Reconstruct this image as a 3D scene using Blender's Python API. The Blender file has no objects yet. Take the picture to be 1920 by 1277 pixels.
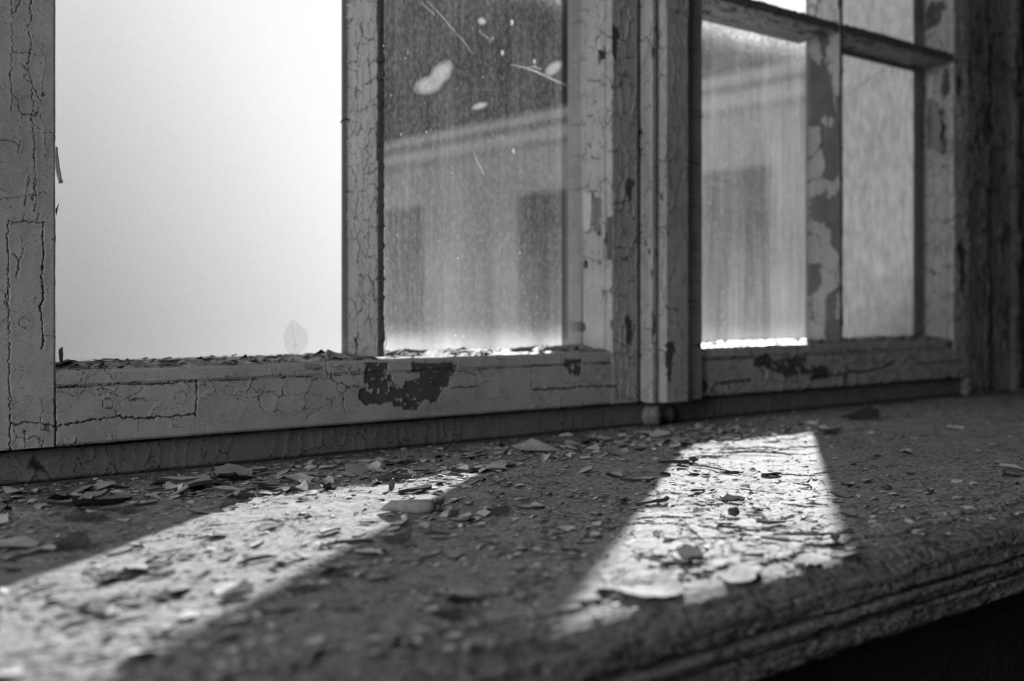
import bpy, bmesh, math, random
import numpy as np
from mathutils import Vector, Matrix

# ------------------------------------------------------------------ camera, light, exposure
C = bpy.context.scene.collection
SC = bpy.context.scene
ZS = 0.85                      # height of the sill top above the floor of the room
FPX, DW, HC = 2133.3, 0.70, 0.106
A = math.atan2(2560.0, FPX); CA, SA = math.cos(A), math.sin(A)

cam = bpy.data.cameras.new('camera'); camo = bpy.data.objects.new('camera', cam); C.objects.link(camo)
cam.sensor_width = 36; cam.lens = FPX * 36 / 1920
camo.location = (0, -DW, ZS + HC)
camo.rotation_euler = (math.pi / 2, 0, -(math.pi / 2 - A))
cam.shift_y = -63.5 / 1920
cam.clip_start = 0.02
cam.dof.use_dof = True; cam.dof.focus_distance = 0.68; cam.dof.aperture_fstop = 6.8
SC.camera = camo
SC.view_settings.view_transform = 'Standard'; SC.view_settings.look = 'None'
SC.view_settings.gamma = 1.0; SC.view_settings.exposure = 0.0
try: SC.view_settings.use_curve_mapping = False
except Exception: pass

w = bpy.data.worlds.new('sky'); SC.world = w; w.use_nodes = True
nt = w.node_tree; nt.nodes.clear()
wo = nt.nodes.new('ShaderNodeOutputWorld'); bg = nt.nodes.new('ShaderNodeBackground')
bw = nt.nodes.new('ShaderNodeRGBToBW'); sky = nt.nodes.new('ShaderNodeTexSky')
sky.sky_type = 'NISHITA'; sky.sun_disc = False
SUNV = Vector((1.33, 1.0, 0.53)).normalized()          # towards the sun
sky.sun_elevation = math.asin(SUNV.z); sky.sun_rotation = math.atan2(SUNV.x, SUNV.y)
sky.dust_density = 4.0; sky.air_density = 1.5
nt.links.new(sky.outputs[0], bw.inputs[0]); nt.links.new(bw.outputs[0], bg.inputs[0]); nt.links.new(bg.outputs[0], wo.inputs[0])
bg.inputs[1].default_value = 0.16

sl = bpy.data.lights.new('sun', 'SUN'); slo = bpy.data.objects.new('sun', sl); C.objects.link(slo)
sl.energy = 18.0; sl.angle = math.radians(0.9)
slo.rotation_euler = SUNV.to_track_quat('Z', 'Y').to_euler(); slo.location = (6, 5, 4)

# fill lamp added at left to brighten the frames, before an unseen opening
al = bpy.data.lights.new('window_daylight', 'AREA'); alo = bpy.data.objects.new('window_daylight', al); C.objects.link(alo)
al.shape = 'RECTANGLE'; al.size = 0.85; al.size_y = 1.0; al.energy = 20
alo.location = (-1.12, -0.68, 1.45)
alo.rotation_euler = Vector((-1.0, 0.0, 0.0)).to_track_quat('Z', 'Y').to_euler()

SC.cycles.max_bounces = 8; SC.cycles.transparent_max_bounces = 16
try: SC.cycles.use_denoising = True
except Exception: pass

# ------------------------------------------------------------------ pixel <-> place helpers (place only; sizes are real)
def ray(px, py):
    r = px - 960.0
    return np.array([CA * FPX + SA * r, SA * FPX - CA * r, 575.0 - py])
def on_y(px, py, y=0.0):       # x, z(above sill) where the sight line meets the plane y
    d = ray(px, py); t = (y + DW) / d[1]
    return d[0] * t, HC + d[2] * t
def on_x(px, py, x):
    d = ray(px, py); t = x / d[0]
    return d[1] * t - DW, HC + d[2] * t
def on_sill(px, py, z=0.0):
    d = ray(px, py); t = (z - HC) / d[2]
    return d[0] * t, d[1] * t - DW
def X(px, y=0.0): return on_y(px, 575, y)[0]
def project(x, y, z):          # z above sill
    y = y + DW; dep = CA * x + SA * y
    return 960 + FPX * (SA * x - CA * y) / dep, 575 - FPX * (z - HC) / dep, dep

# ------------------------------------------------------------------ numpy noise
def _hash(ix, iy, seed):
    h = (ix.astype(np.int64) * 374761393 + iy.astype(np.int64) * 668265263 + seed * 1442695041) & 0x7fffffff
    h = ((h ^ (h >> 13)) * 1274126177) & 0x7fffffff
    h = (h ^ (h >> 16)) & 0x7fffffff
    h = (h * 1103515245 + 12345) & 0x7fffffff
    return ((h >> 8) & 0xffff) / 65535.0
def vnoise(x, y, seed=0):
    ix = np.floor(x); iy = np.floor(y); fx = x - ix; fy = y - iy
    fx = fx * fx * (3 - 2 * fx); fy = fy * fy * (3 - 2 * fy)
    a = _hash(ix, iy, seed); b = _hash(ix + 1, iy, seed); c = _hash(ix, iy + 1, seed); d = _hash(ix + 1, iy + 1, seed)
    return (a * (1 - fx) + b * fx) * (1 - fy) + (c * (1 - fx) + d * fx) * fy
def fbm(x, y, seed=0, oct=4):
    s = 0; a = 0.5; t = 0
    for k in range(oct):
        s = s + a * vnoise(x * 2 ** k + 13.7 * k, y * 2 ** k - 7.1 * k, seed + k); t += a; a *= 0.5
    return s / t
def worley(x, y, seed=0, jit=0.8):
    ix = np.floor(x); iy = np.floor(y)
    f1 = np.full(x.shape, 9.0); f2 = f1.copy(); cid = np.zeros(x.shape)
    for dx in (-1, 0, 1):
        for dy in (-1, 0, 1):
            cx = ix + dx; cy = iy + dy
            qx = cx + 0.5 + (_hash(cx, cy, seed) - 0.5) * jit; qy = cy + 0.5 + (_hash(cx, cy, seed + 71) - 0.5) * jit
            ax = np.abs(x - qx); ay = np.abs(y - qy)
            d = 0.55 * np.maximum(ax, ay) + 0.45 * np.hypot(ax, ay)
            cc = _hash(cx, cy, seed + 191)
            m = d < f1
            f2 = np.where(m, f1, np.minimum(f2, d)); cid = np.where(m, cc, cid); f1 = np.where(m, d, f1)
    return f1, f2, cid
def sstep(a, b, x):
    t = np.clip((x - a) / (b - a), 0, 1); return t * t * (3 - 2 * t)
def in_poly(x, y, poly):
    inside = np.zeros(x.shape, bool); n = len(poly); j = n - 1
    for i in range(n):
        xi, yi = poly[i]; xj, yj = poly[j]
        if yi != yj:
            c = ((yi > y) != (yj > y)) & (x < (xj - xi) * (y - yi) / (yj - yi) + xi)
            inside ^= c
        j = i
    return inside
def d_line(x, y, pts):
    d = np.full(x.shape, 9.0)
    for (x0, y0), (x1, y1) in zip(pts[:-1], pts[1:]):
        vx, vy = x1 - x0, y1 - y0; L = vx * vx + vy * vy + 1e-12
        t = np.clip(((x - x0) * vx + (y - y0) * vy) / L, 0, 1)
        d = np.minimum(d, np.hypot(x - x0 - t * vx, y - y0 - t * vy))
    return d

# ------------------------------------------------------------------ materials (all procedural, neutral greys)
def newmat(name):
    m = bpy.data.materials.new(name); m.use_nodes = True; m.node_tree.nodes.clear(); return m
class N:
    def __init__(s, m): s.t = m.node_tree
    def n(s, typ, **k):
        nd = s.t.nodes.new(typ)
        for a, v in k.items(): setattr(nd, a, v)
        return nd
    def l(s, a, b): s.t.links.new(a, b)
    def v(s, sock, val): sock.default_value = val
    def noise(s, vec, scale, detail=4, rough=0.6):
        q = s.n('ShaderNodeTexNoise'); q.inputs['Scale'].default_value = scale; q.inputs['Detail'].default_value = detail
        q.inputs['Roughness'].default_value = rough; s.l(vec, q.inputs['Vector']); return q.outputs['Fac']
    def ramp(s, f, stops):
        r = s.n('ShaderNodeValToRGB'); e = r.color_ramp.elements
        while len(e) < len(stops): e.new(0.5)
        for el, (p, c) in zip(e, stops): el.position = p; el.color = (c, c, c, 1)
        s.l(f, r.inputs[0]); return r.outputs[0]
    def math(s, op, a, b=None, clamp=False):
        q = s.n('ShaderNodeMath', operation=op); q.use_clamp = clamp
        for i, z in enumerate((a, b)):
            if z is None: continue
            if hasattr(z, 'links'): s.l(z, q.inputs[i])
            else: q.inputs[i].default_value = z
        return q.outputs[0]
    def mix(s, f, a, b):
        q = s.n('ShaderNodeMix', data_type='FLOAT')
        for i, z in ((0, f), (2, a), (3, b)):
            if hasattr(z, 'links'): s.l(z, q.inputs[i])
            else: q.inputs[i].default_value = z
        return q.outputs[0]
    def pos(s, scale=(1, 1, 1)):
        g = s.n('ShaderNodeNewGeometry'); m = s.n('ShaderNodeMapping'); m.inputs['Scale'].default_value = scale
        s.l(g.outputs['Position'], m.inputs['Vector']); return m.outputs[0]
    def objc(s, scale=(1, 1, 1)):
        g = s.n('ShaderNodeTexCoord'); m = s.n('ShaderNodeMapping'); m.inputs['Scale'].default_value = scale
        s.l(g.outputs['Object'], m.inputs['Vector']); return m.outputs[0]
    def bsdf(s, col, rough=0.6, bump=None, bstr=0.3, bdist=0.001, spec=0.4):
        b = s.n('ShaderNodeBsdfPrincipled'); o = s.n('ShaderNodeOutputMaterial')
        if hasattr(col, 'links'): s.l(col, b.inputs['Base Color'])
        else: b.inputs['Base Color'].default_value = (col, col, col, 1)
        if hasattr(rough, 'links'): s.l(rough, b.inputs['Roughness'])
        else: b.inputs['Roughness'].default_value = rough
        b.inputs['Specular IOR Level'].default_value = spec
        if bump is not None:
            q = s.n('ShaderNodeBump'); q.inputs['Strength'].default_value = bstr; q.inputs['Distance'].default_value = bdist
            s.l(bump, q.inputs['Height']); s.l(q.outputs[0], b.inputs['Normal'])
        s.l(b.outputs[0], o.inputs[0]); return b

def paint_mat(name, tone, bare=0.078, fine=160.0, stretch=(1, 1, 1), dust=0.0, crackamt=1.0, rough=0.55, spot=1.0, spec=0.4, grain=0.0):
    m = newmat(name); s = N(m)
    at = s.n('ShaderNodeAttribute', attribute_name='wear'); sep = s.n('ShaderNodeSeparateColor'); s.l(at.outputs['Color'], sep.inputs[0])
    p = s.pos(stretch)
    big = s.noise(p, 9, 5, 0.6); mid = s.noise(p, 70, 5, 0.65); sm = s.noise(p, 900, 3, 0.7)
    col = s.math('MULTIPLY', s.ramp(big, [(0.3, tone * 0.82), (0.7, tone * 1.12)]), s.ramp(mid, [(0.3, 0.85), (0.7, 1.1)]))
    # dark specks of grime
    v = s.n('ShaderNodeTexVoronoi'); v.inputs['Scale'].default_value = 420; s.l(p, v.inputs['Vector'])
    gate = s.ramp(s.noise(p, 45, 3), [(0.40, 0.1), (0.58, 1.0)])
    spk = s.math('MULTIPLY', s.ramp(v.outputs['Distance'], [(0.10, 1.0), (0.22, 0.0)]), gate)
    col = s.math('MULTIPLY', col, s.math('SUBTRACT', 1.0, s.math('MULTIPLY', spk, 0.85 * spot)))
    # fine craquelure
    v2 = s.n('ShaderNodeTexVoronoi', feature='DISTANCE_TO_EDGE'); v2.inputs['Scale'].default_value = fine
    wv = s.n('ShaderNodeVectorMath', operation='ADD'); s.l(p, wv.inputs[0])
    nz = s.n('ShaderNodeTexNoise'); nz.inputs['Scale'].default_value = 150; nz.inputs['Detail'].default_value = 3; s.l(p, nz.inputs['Vector'])
    sc = s.n('ShaderNodeVectorMath', operation='SCALE'); sc.inputs['Scale'].default_value = 0.006; s.l(nz.outputs['Color'], sc.inputs[0]); s.l(sc.outputs[0], wv.inputs[1])
    s.l(wv.outputs[0], v2.inputs['Vector'])
    cg = s.ramp(s.noise(p, 22, 3), [(0.50, 0.0), (0.66, 1.0)])
    ck = s.math('MULTIPLY', s.math('MULTIPLY', s.ramp(v2.outputs['Distance'], [(0.0, 1.0), (0.045, 0.0)]), cg), crackamt)
    col = s.math('MULTIPLY', col, s.math('SUBTRACT', 1.0, s.math('MULTIPLY', ck, 0.7)))
    gr = s.ramp(sm, [(0.35, 0.9), (0.65, 1.08)]); col = s.math('MULTIPLY', col, gr)
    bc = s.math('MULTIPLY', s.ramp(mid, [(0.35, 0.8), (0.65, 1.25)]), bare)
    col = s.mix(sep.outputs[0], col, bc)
    if dust > 0:
        df = s.math('MULTIPLY', s.ramp(s.noise(p, 30, 6, 0.7), [(0.4, 0.15), (0.65, 1.0)]), dust)
        col = s.mix(df, col, tone * 1.1)
    col = s.math('MULTIPLY', col, s.math('SUBTRACT', 1.0, s.math('MULTIPLY', sep.outputs[1], 0.88)))
    h = s.math('ADD', s.math('MULTIPLY', mid, 0.6), s.math('ADD', s.math('MULTIPLY', sm, 0.25 + grain), s.math('MULTIPLY', ck, -0.6)))
    if grain > 0: col = s.math('MULTIPLY', col, s.ramp(s.noise(p, 520, 4, 0.8), [(0.35, 1 - grain), (0.5, 1.0), (0.66, 1 + grain)]))
    s.bsdf(col, rough, h, 0.55, 0.0006, spec)
    return m

M_CAS = paint_mat('aged_casement_paint', 0.42, crackamt=0.6)
M_BAR = paint_mat('aged_bar_paint', 0.29, stretch=(1, 1, 0.5), crackamt=0.3)
M_SILL = paint_mat('dusty_sill_paint', 0.245, bare=0.16, fine=60, stretch=(0.5, 1, 1), dust=0.5, crackamt=0.35, rough=0.92, spot=0.9, spec=0.12, grain=0.6)
M_FRAME = paint_mat('grimy_frame_paint', 0.18, crackamt=0.3)
M_DARKP = paint_mat('dark_worn_paint', 0.11, crackamt=0.6)

def plain(name, tone, var=0.15, scale=40, rough=0.7, spec=0.3, bd=0.001, obj=False):
    m = newmat(name); s = N(m); p = s.objc() if obj else s.pos()
    if obj:
        oi = s.n('ShaderNodeObjectInfo')
        c = s.math('MULTIPLY', s.ramp(s.noise(p, scale, 5), [(0.3, tone * (1 - var)), (0.7, tone * (1 + var))]), s.mix(oi.outputs['Random'], 0.6, 1.45))
    else: c = s.ramp(s.noise(p, scale, 5), [(0.3, tone * (1 - var)), (0.7, tone * (1 + var))])
    s.bsdf(c, rough, s.noise(p, scale * 4, 4), 0.4, bd, spec); return m
M_FLAKE = plain('loose_paint', 0.38, 0.25, 300, 0.9, 0.08, obj=True, bd=0.0003)
M_FLAKE2 = plain('loose_paint_underside', 0.06, 0.3, 300, 0.9, 0.1, obj=True, bd=0.0003)
M_PALE = plain('pale_paint', 0.50, 0.12, 200, 0.85, 0.1, bd=0.0003)
M_COCOON = plain('cocoon_skin', 0.27, 0.2, 400, 0.9, 0.1)
M_DARK = plain('dark_bark', 0.06, 0.4, 300, 0.8, bd=0.0005)
M_BUG = plain('insect_shell', 0.12, 0.6, 500, 0.3, 0.6, bd=0.0003)
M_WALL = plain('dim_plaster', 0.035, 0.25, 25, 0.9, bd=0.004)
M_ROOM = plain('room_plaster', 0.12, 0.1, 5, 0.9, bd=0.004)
M_FLOOR = plain('worn_boards', 0.05, 0.3, 8, 0.6)
M_FACADE = plain('house_render', 0.62, 0.06, 3, 0.9, bd=0.01)
M_ROOF = plain('roof_tiles', 0.04, 0.3, 6, 0.8, bd=0.03)
M_CORN = plain('cornice_paint', 0.80, 0.05, 5, 0.7)
M_HGLASS = plain('house_glass', 0.13, 0.1, 5, 0.3, 0.5)
M_GROUND = plain('courtyard_paving', 0.35, 0.2, 2, 0.9, bd=0.01)

def clear_glass():
    m = newmat('clear_glass'); s = N(m)
    t = s.n('ShaderNodeBsdfTransparent'); t.inputs[0].default_value = (0.96, 0.96, 0.96, 1)
    g = s.n('ShaderNodeBsdfGlossy'); g.inputs['Roughness'].default_value = 0.03
    fr = s.n('ShaderNodeFresnel'); fr.inputs[0].default_value = 1.45
    mx = s.n('ShaderNodeMixShader'); s.l(s.math('MULTIPLY', fr.outputs[0], 0.5), mx.inputs[0]); s.l(t.outputs[0], mx.inputs[1]); s.l(g.outputs[0], mx.inputs[2])
    o = s.n('ShaderNodeOutputMaterial'); s.l(mx.outputs[0], o.inputs[0]); return m
M_CLEAR = clear_glass()

def dirty_glass(name, base, streak, speck, zbot, ztop, edge=0.5):
    """window glass with a film of dust: streaked, specked and thick along its lower and upper edge"""
    m = newmat(name); s = N(m)
    ps = s.pos((1, 1, 0.045)); p = s.pos()
    st = s.ramp(s.noise(ps, 240, 5, 0.7), [(0.40, 0.0), (0.66, 1.0)])
    st2 = s.ramp(s.noise(ps, 28, 4, 0.6), [(0.35, 0.0), (0.7, 1.0)])
    cl = s.ramp(s.noise(p, 14, 4, 0.6), [(0.3, 0.35), (0.75, 1.0)])
    sp = s.ramp(s.noise(s.pos((1, 1, 0.25)), 800, 4, 0.75), [(0.47, 0.0), (0.66, 1.0)])
    sp2 = s.n('ShaderNodeTexVoronoi'); sp2.inputs['Scale'].default_value = 190; s.l(s.pos((1, 1, 0.8)), sp2.inputs['Vector'])
    dots = s.ramp(sp2.outputs['Distance'], [(0.06, 1.0), (0.13, 0.0)])
    dg = s.ramp(s.noise(p, 90, 2), [(0.58, 0.0), (0.64, 1.0)])
    g = s.n('ShaderNodeNewGeometry'); sx = s.n('ShaderNodeSeparateXYZ'); s.l(g.outputs['Position'], sx.inputs[0])
    def mr(a, b, c, d):
        q = s.n('ShaderNodeMapRange'); q.interpolation_type = 'SMOOTHSTEP'
        for i, z in enumerate((a, b, c, d)): q.inputs[1 + i].default_value = z
        s.l(sx.outputs['Z'], q.inputs[0]); return q.outputs[0]
    lo = mr(ZS + zbot, ZS + zbot + 0.13, 1.0, 0.0); lo2 = mr(ZS + zbot, ZS + zbot + 0.03, 1.0, 0.0)
    hi = s.math('POWER', mr(ZS + ztop - 0.045, ZS + ztop, 0.0, 1.0), 2.0)
    f = s.math('ADD', base, s.math('MULTIPLY', s.math('MULTIPLY', s.math('ADD', s.math('MULTIPLY', st, 0.9), st2), cl), streak))
    f = s.math('ADD', f, s.math('MULTIPLY', sp, speck))
    f = s.math('ADD', f, s.math('MULTIPLY', s.math('MULTIPLY', dots, dg), 0.35))
    low = s.math('ADD', s.math('MULTIPLY', lo, 0.045), s.math('MULTIPLY', s.math('POWER', lo2, 2.0), edge))
    f = s.math('ADD', f, s.math('MULTIPLY', low, s.mix(0.5, 1.0, st2)))
    f = s.math('ADD', f, s.math('MULTIPLY', s.math('MULTIPLY', hi, s.math('ADD', sp, 0.35)), s.math('MULTIPLY', cl, 0.6)), clamp=True)
    t = s.n('ShaderNodeBsdfTransparent'); t.inputs[0].default_value = (0.93, 0.93, 0.93, 1)
    d = s.n('ShaderNodeBsdfTranslucent'); d.inputs[0].default_value = (0.8, 0.8, 0.8, 1)
    mx = s.n('ShaderNodeMixShader'); s.l(f, mx.inputs[0]); s.l(t.outputs[0], mx.inputs[1]); s.l(d.outputs[0], mx.inputs[2])
    o = s.n('ShaderNodeOutputMaterial'); s.l(mx.outputs[0], o.inputs[0]); return m

def frosted(name, tr, rf, mixf, rough=0.6, ripple=0.0, clear=0.0):
    """milky or rippled sheet: scatters the daylight behind it"""
    m = newmat(name); s = N(m)
    fine = s.ramp(s.noise(s.pos(), 1500, 2, 0.7), [(0.3, 0.93), (0.7, 1.06)])
    d = s.n('ShaderNodeBsdfTranslucent'); r = s.n('ShaderNodeBsdfRefraction'); r.inputs['IOR'].default_value = 1.25; r.inputs['Roughness'].default_value = rough
    s.l(s.math('MULTIPLY', fine, tr), d.inputs[0]); r.inputs[0].default_value = (rf, rf, rf, 1)
    if ripple > 0:
        h = s.noise(s.pos((1, 1, 0.45)), 110, 4, 0.7)
        col = s.math('MULTIPLY', s.ramp(h, [(0.34, 0.72), (0.66, 1.22)]), tr); s.l(col, d.inputs[0])
        b = s.n('ShaderNodeBump'); b.inputs['Strength'].default_value = ripple; b.inputs['Distance'].default_value = 0.004
        s.l(h, b.inputs['Height']); s.l(b.outputs[0], d.inputs['Normal']); s.l(b.outputs[0], r.inputs['Normal'])
    mx = s.n('ShaderNodeMixShader'); mx.inputs[0].default_value = mixf; s.l(d.outputs[0], mx.inputs[1]); s.l(r.outputs[0], mx.inputs[2])
    o = s.n('ShaderNodeOutputMaterial'); s.l(mx.outputs[0], o.inputs[0]); return m

M_PANE1 = frosted('milky_sheet', 0.25, 0.8, 0.02, 0.85)
M_PANE4 = frosted('rippled_glass', 0.088, 0.5, 0.0, 0.5, ripple=0.3)
M_PANE2 = dirty_glass('dusty_glass', 0.001, 0.034, 0.048, 0.0714, 0.395, 0.22)
M_PANEU = dirty_glass('heavily_dusty_glass', 0.42, 0.1, 0.2, 0.0, 1.5)
M_PANE3 = dirty_glass('dusty_glass_light', 0.020, 0.055, 0.05, 0.0714, 0.395, 0.09)

def smear_mat():
    m = newmat('white_smear'); s = N(m)
    tc = s.n('ShaderNodeTexCoord'); ln = s.n('ShaderNodeVectorMath', operation='LENGTH'); s.l(s.objc((1, 0, 1)), ln.inputs[0])
    f = s.math('MULTIPLY', s.ramp(ln.outputs[1], [(0.1, 1.0), (0.5, .55), (1.0, 0.0)]), s.ramp(s.noise(tc.outputs['Object'], 2.5, 4), [(0.3, 0.3), (0.6, 1.0)]))
    t = s.n('ShaderNodeBsdfTransparent'); d = s.n('ShaderNodeBsdfTranslucent'); d.inputs[0].default_value = (0.24, 0.24, 0.24, 1)
    mx = s.n('ShaderNodeMixShader'); s.l(s.math('MULTIPLY', f, 0.85), mx.inputs[0]); s.l(t.outputs[0], mx.inputs[1]); s.l(d.outputs[0], mx.inputs[2])
    o = s.n('ShaderNodeOutputMaterial'); s.l(mx.outputs[0], o.inputs[0]); return m
M_SMEAR = smear_mat()
def thin_film(name, tone, f):
    m = newmat(name); s = N(m)
    t = s.n('ShaderNodeBsdfTransparent'); d = s.n('ShaderNodeBsdfTranslucent'); d.inputs[0].default_value = (tone, tone, tone, 1)
    e = s.n('ShaderNodeBsdfDiffuse'); e.inputs[0].default_value = (tone, tone, tone, 1)
    m0 = s.n('ShaderNodeMixShader'); m0.inputs[0].default_value = 0.5; s.l(d.outputs[0], m0.inputs[1]); s.l(e.outputs[0], m0.inputs[2])
    mx = s.n('ShaderNodeMixShader'); mx.inputs[0].default_value = f; s.l(t.outputs[0], mx.inputs[1]); s.l(m0.outputs[0], mx.inputs[2])
    o = s.n('ShaderNodeOutputMaterial'); s.l(mx.outputs[0], o.inputs[0]); return m
M_STAIN = thin_film('drip_film', 0.35, 0.10)
M_RUN = thin_film('drip_run_film', 0.95, 0.18)
M_WEB = thin_film('cobweb_thread', 0.8, 0.55)
M_STRAW = thin_film('dry_straw', 0.75, 0.95)

# ------------------------------------------------------------------ object helpers
def tag(o, label=None, cat=None, group=None, kind=None):
    if label: o['label'] = label
    if cat: o['category'] = cat
    if group: o['group'] = group
    if kind: o['kind'] = kind
    return o
def empty(name, loc=(0, 0, 0)):
    o = bpy.data.objects.new(name, None); C.objects.link(o); o.location = loc; o.empty_display_size = 0.05; return o
def link(name, me, parent=None, loc=(0, 0, 0)):
    o = bpy.data.objects.new(name, me); C.objects.link(o); o.location = loc
    if parent is not None:
        o.parent = parent; o.location = Vector(loc) - parent.location
    return o
def np_mesh(name, co, faces4, extra=(), mats=(), smooth=True, wear=None, angle=0.9):
    me = bpy.data.meshes.new(name)
    co = np.asarray(co, np.float32); f4 = np.asarray(faces4, np.int32).reshape(-1, 4)
    nl = f4.size + sum(len(e) for e in extra); nf = len(f4) + len(extra)
    me.vertices.add(len(co)); me.vertices.foreach_set('co', co.ravel())
    me.loops.add(nl); me.polygons.add(nf)
    li = np.concatenate([f4.ravel()] + [np.asarray(e, np.int32) for e in extra]) if extra else f4.ravel()
    me.loops.foreach_set('vertex_index', li)
    st = np.concatenate([np.arange(len(f4)) * 4, f4.size + np.cumsum([0] + [len(e) for e in extra])[:-1]]) if extra else np.arange(len(f4)) * 4
    me.polygons.foreach_set('loop_start', st.astype(np.int32))
    me.update(calc_edges=True); me.validate()
    me.polygons.foreach_set('use_smooth', np.full(len(me.polygons), smooth))
    if smooth and angle: me.set_sharp_from_angle(angle=angle)
    if wear is not None:
        at = me.attributes.new('wear', 'FLOAT_COLOR', 'POINT'); at.data.foreach_set('color', np.asarray(wear, np.float32).ravel())
    for m in mats: me.materials.append(m)
    return me

def crackle(u, v, seed, cs=(0.012, 0.008), cw=0.05, miss=0.06, curl=0.0004, amount=0.5, depth=0.0006):
    """old paint film over wood: plates, open cracks, lost plates. u runs along the grain"""
    wu = u + (fbm(u * 220, v * 220, seed + 5, 3) - .5) * 0.005; wv = v + (fbm(u * 220, v * 220, seed + 9, 3) - .5) * 0.005
    f1, f2, cid = worley(wu / cs[0], wv / cs[1], seed)
    e = f2 - f1
    gate = sstep(0.62 - amount * 0.4, 0.72 - amount * 0.4, fbm(u * 28, v * 60, seed + 3, 3))
    g1, g2, _ = worley(wu / (cs[0] * 3.1), wv / (cs[1] * 2.6), seed + 40)
    ck = np.maximum((1 - sstep(0, cw, e)) * gate, (1 - sstep(0, cw * 0.4, g2 - g1)) * sstep(.62 - amount * .35, .70 - amount * .35, fbm(u * 15, v * 25, seed + 77, 2)))
    lost = (cid < miss).astype(float)
    lz = sstep(0.0, 0.02, fbm(wu * 24, wv * 50, seed + 12, 4) - (0.80 - miss)); lost = np.maximum(lost, lz * (miss > 0.01))
    h = curl * sstep(0.35, 0.0, e) * gate * (_hash(np.floor(cid * 9999), np.floor(cid * 777), seed)) * 1.5
    h = h + (fbm(u * 60, v * 90, seed + 21, 3) - 0.5) * 0.0006
    h = h * (1 - lost) - depth * lost - depth * ck * (1 - lost)
    return h, lost, ck * (1 - lost)

def sweep(name, axis, loop, us, disp, mats, parent, step=0.0007):
    """closed profile swept along x or z; loop: [(a, b, fine)] - fine marks a finely sampled, worn edge"""
    pts = []; nr = []; fine = []
    n = len(loop)
    for i in range(n):
        a = np.array(loop[i][:2], float); b = np.array(loop[(i + 1) % n][:2], float); d = b - a; L = np.hypot(*d)
        k = max(1, int(math.ceil(L / step))) if loop[i][2] else 1
        nn = np.array([d[1], -d[0]]) / max(L, 1e-9)
        for q in range(k):
            pts.append(a + d * q / k); nr.append((nn, q == 0)); fine.append(bool(loop[i][2]))
    area = sum(loop[i][0] * loop[(i + 1) % n][1] - loop[(i + 1) % n][0] * loop[i][1] for i in range(n))
    sg = 1 if area > 0 else -1
    P = np.array(pts); K = len(P)
    NR = np.array([x[0] for x in nr]) * sg
    for i in range(K):
        if nr[i][1]:
            m = NR[i] + (NR[i - 1] if not nr[i - 1][1] or True else 0); NR[i] = m / max(np.hypot(*m), 1e-6)
    F = np.array([fine[i] or fine[i - 1] for i in range(K)])
    arc = np.concatenate([[0], np.cumsum(np.hypot(*(np.diff(P, axis=0).T)))])
    us = np.asarray(us); U = len(us)
    uu, vv = np.meshgrid(us, arc, indexing='ij')
    if axis == 'x':
        co = np.stack([uu, np.broadcast_to(P[:, 0], uu.shape), np.broadcast_to(P[:, 1], uu.shape)], -1)
        nn = np.stack([np.zeros(K), NR[:, 0], NR[:, 1]], -1)
    else:
        co = np.stack([np.broadcast_to(P[:, 0], uu.shape), np.broadcast_to(P[:, 1], uu.shape), uu], -1)
        nn = np.stack([NR[:, 0], NR[:, 1], np.zeros(K)], -1)
    wear = np.zeros((U, K, 4), np.float32); wear[..., 3] = 1
    if disp is not None:
        h, bare, grime = disp(uu, vv, co, np.broadcast_to(nn, co.shape))
        h = h * F; co = co + nn * h[..., None]
        wear[..., 0] = bare * F; wear[..., 1] = grime * F
    co = co.copy(); co[..., 2] += ZS
    idx = np.arange(U * K).reshape(U, K); r = np.roll(idx, -1, axis=1)
    f = np.stack([idx[:-1], r[:-1], r[1:], idx[1:]], -1).reshape(-1, 4)
    flip = (sg > 0) == (axis == 'x')
    if not flip: f = f[:, ::-1]
    e0, e1 = list(idx[0]), list(idx[-1])
    c0 = e0[::-1] if flip else e0; c1 = e1 if flip else e1[::-1]
    pl = np.array(parent.location) if parent is not None else np.zeros(3)
    me = np_mesh(name, co.reshape(-1, 3) - pl, f, [c0, c1], mats, True, wear.reshape(-1, 4))
    o = bpy.data.objects.new(name, me); C.objects.link(o)
    if parent is not None: o.parent = parent
    return o

def spaced(a, b, step, fine_to=None, coarse=0.02):
    if fine_to is None or fine_to >= b: return np.linspace(a, b, max(2, int((b - a) / step)))
    s = np.linspace(a, fine_to, max(2, int((fine_to - a) / step)))
    return np.concatenate([s, np.linspace(fine_to, b, max(2, int((b - fine_to) / coarse)))[1:]])

def boxes(name, bl, mat, parent=None, bev=0.0, z0=ZS):
    bm = bmesh.new()
    pl = parent.location if parent is not None else Vector((0, 0, 0))
    for (x0, x1, y0, y1, za, zb) in bl:
        r = bmesh.ops.create_cube(bm, size=1.0)
        for v in r['verts']:
            v.co = Vector((x0 + (v.co.x + .5) * (x1 - x0), y0 + (v.co.y + .5) * (y1 - y0), z0 + za + (v.co.z + .5) * (zb - za))) - pl
    if bev: bmesh.ops.bevel(bm, geom=list(bm.edges), offset=bev, segments=2, affect='EDGES')
    me = bpy.data.meshes.new(name); bm.to_mesh(me); bm.free()
    for m in (mat if isinstance(mat, (list, tuple)) else [mat]): me.materials.append(m)
    o = bpy.data.objects.new(name, me); C.objects.link(o)
    if parent is not None: o.parent = parent
    return o

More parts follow.
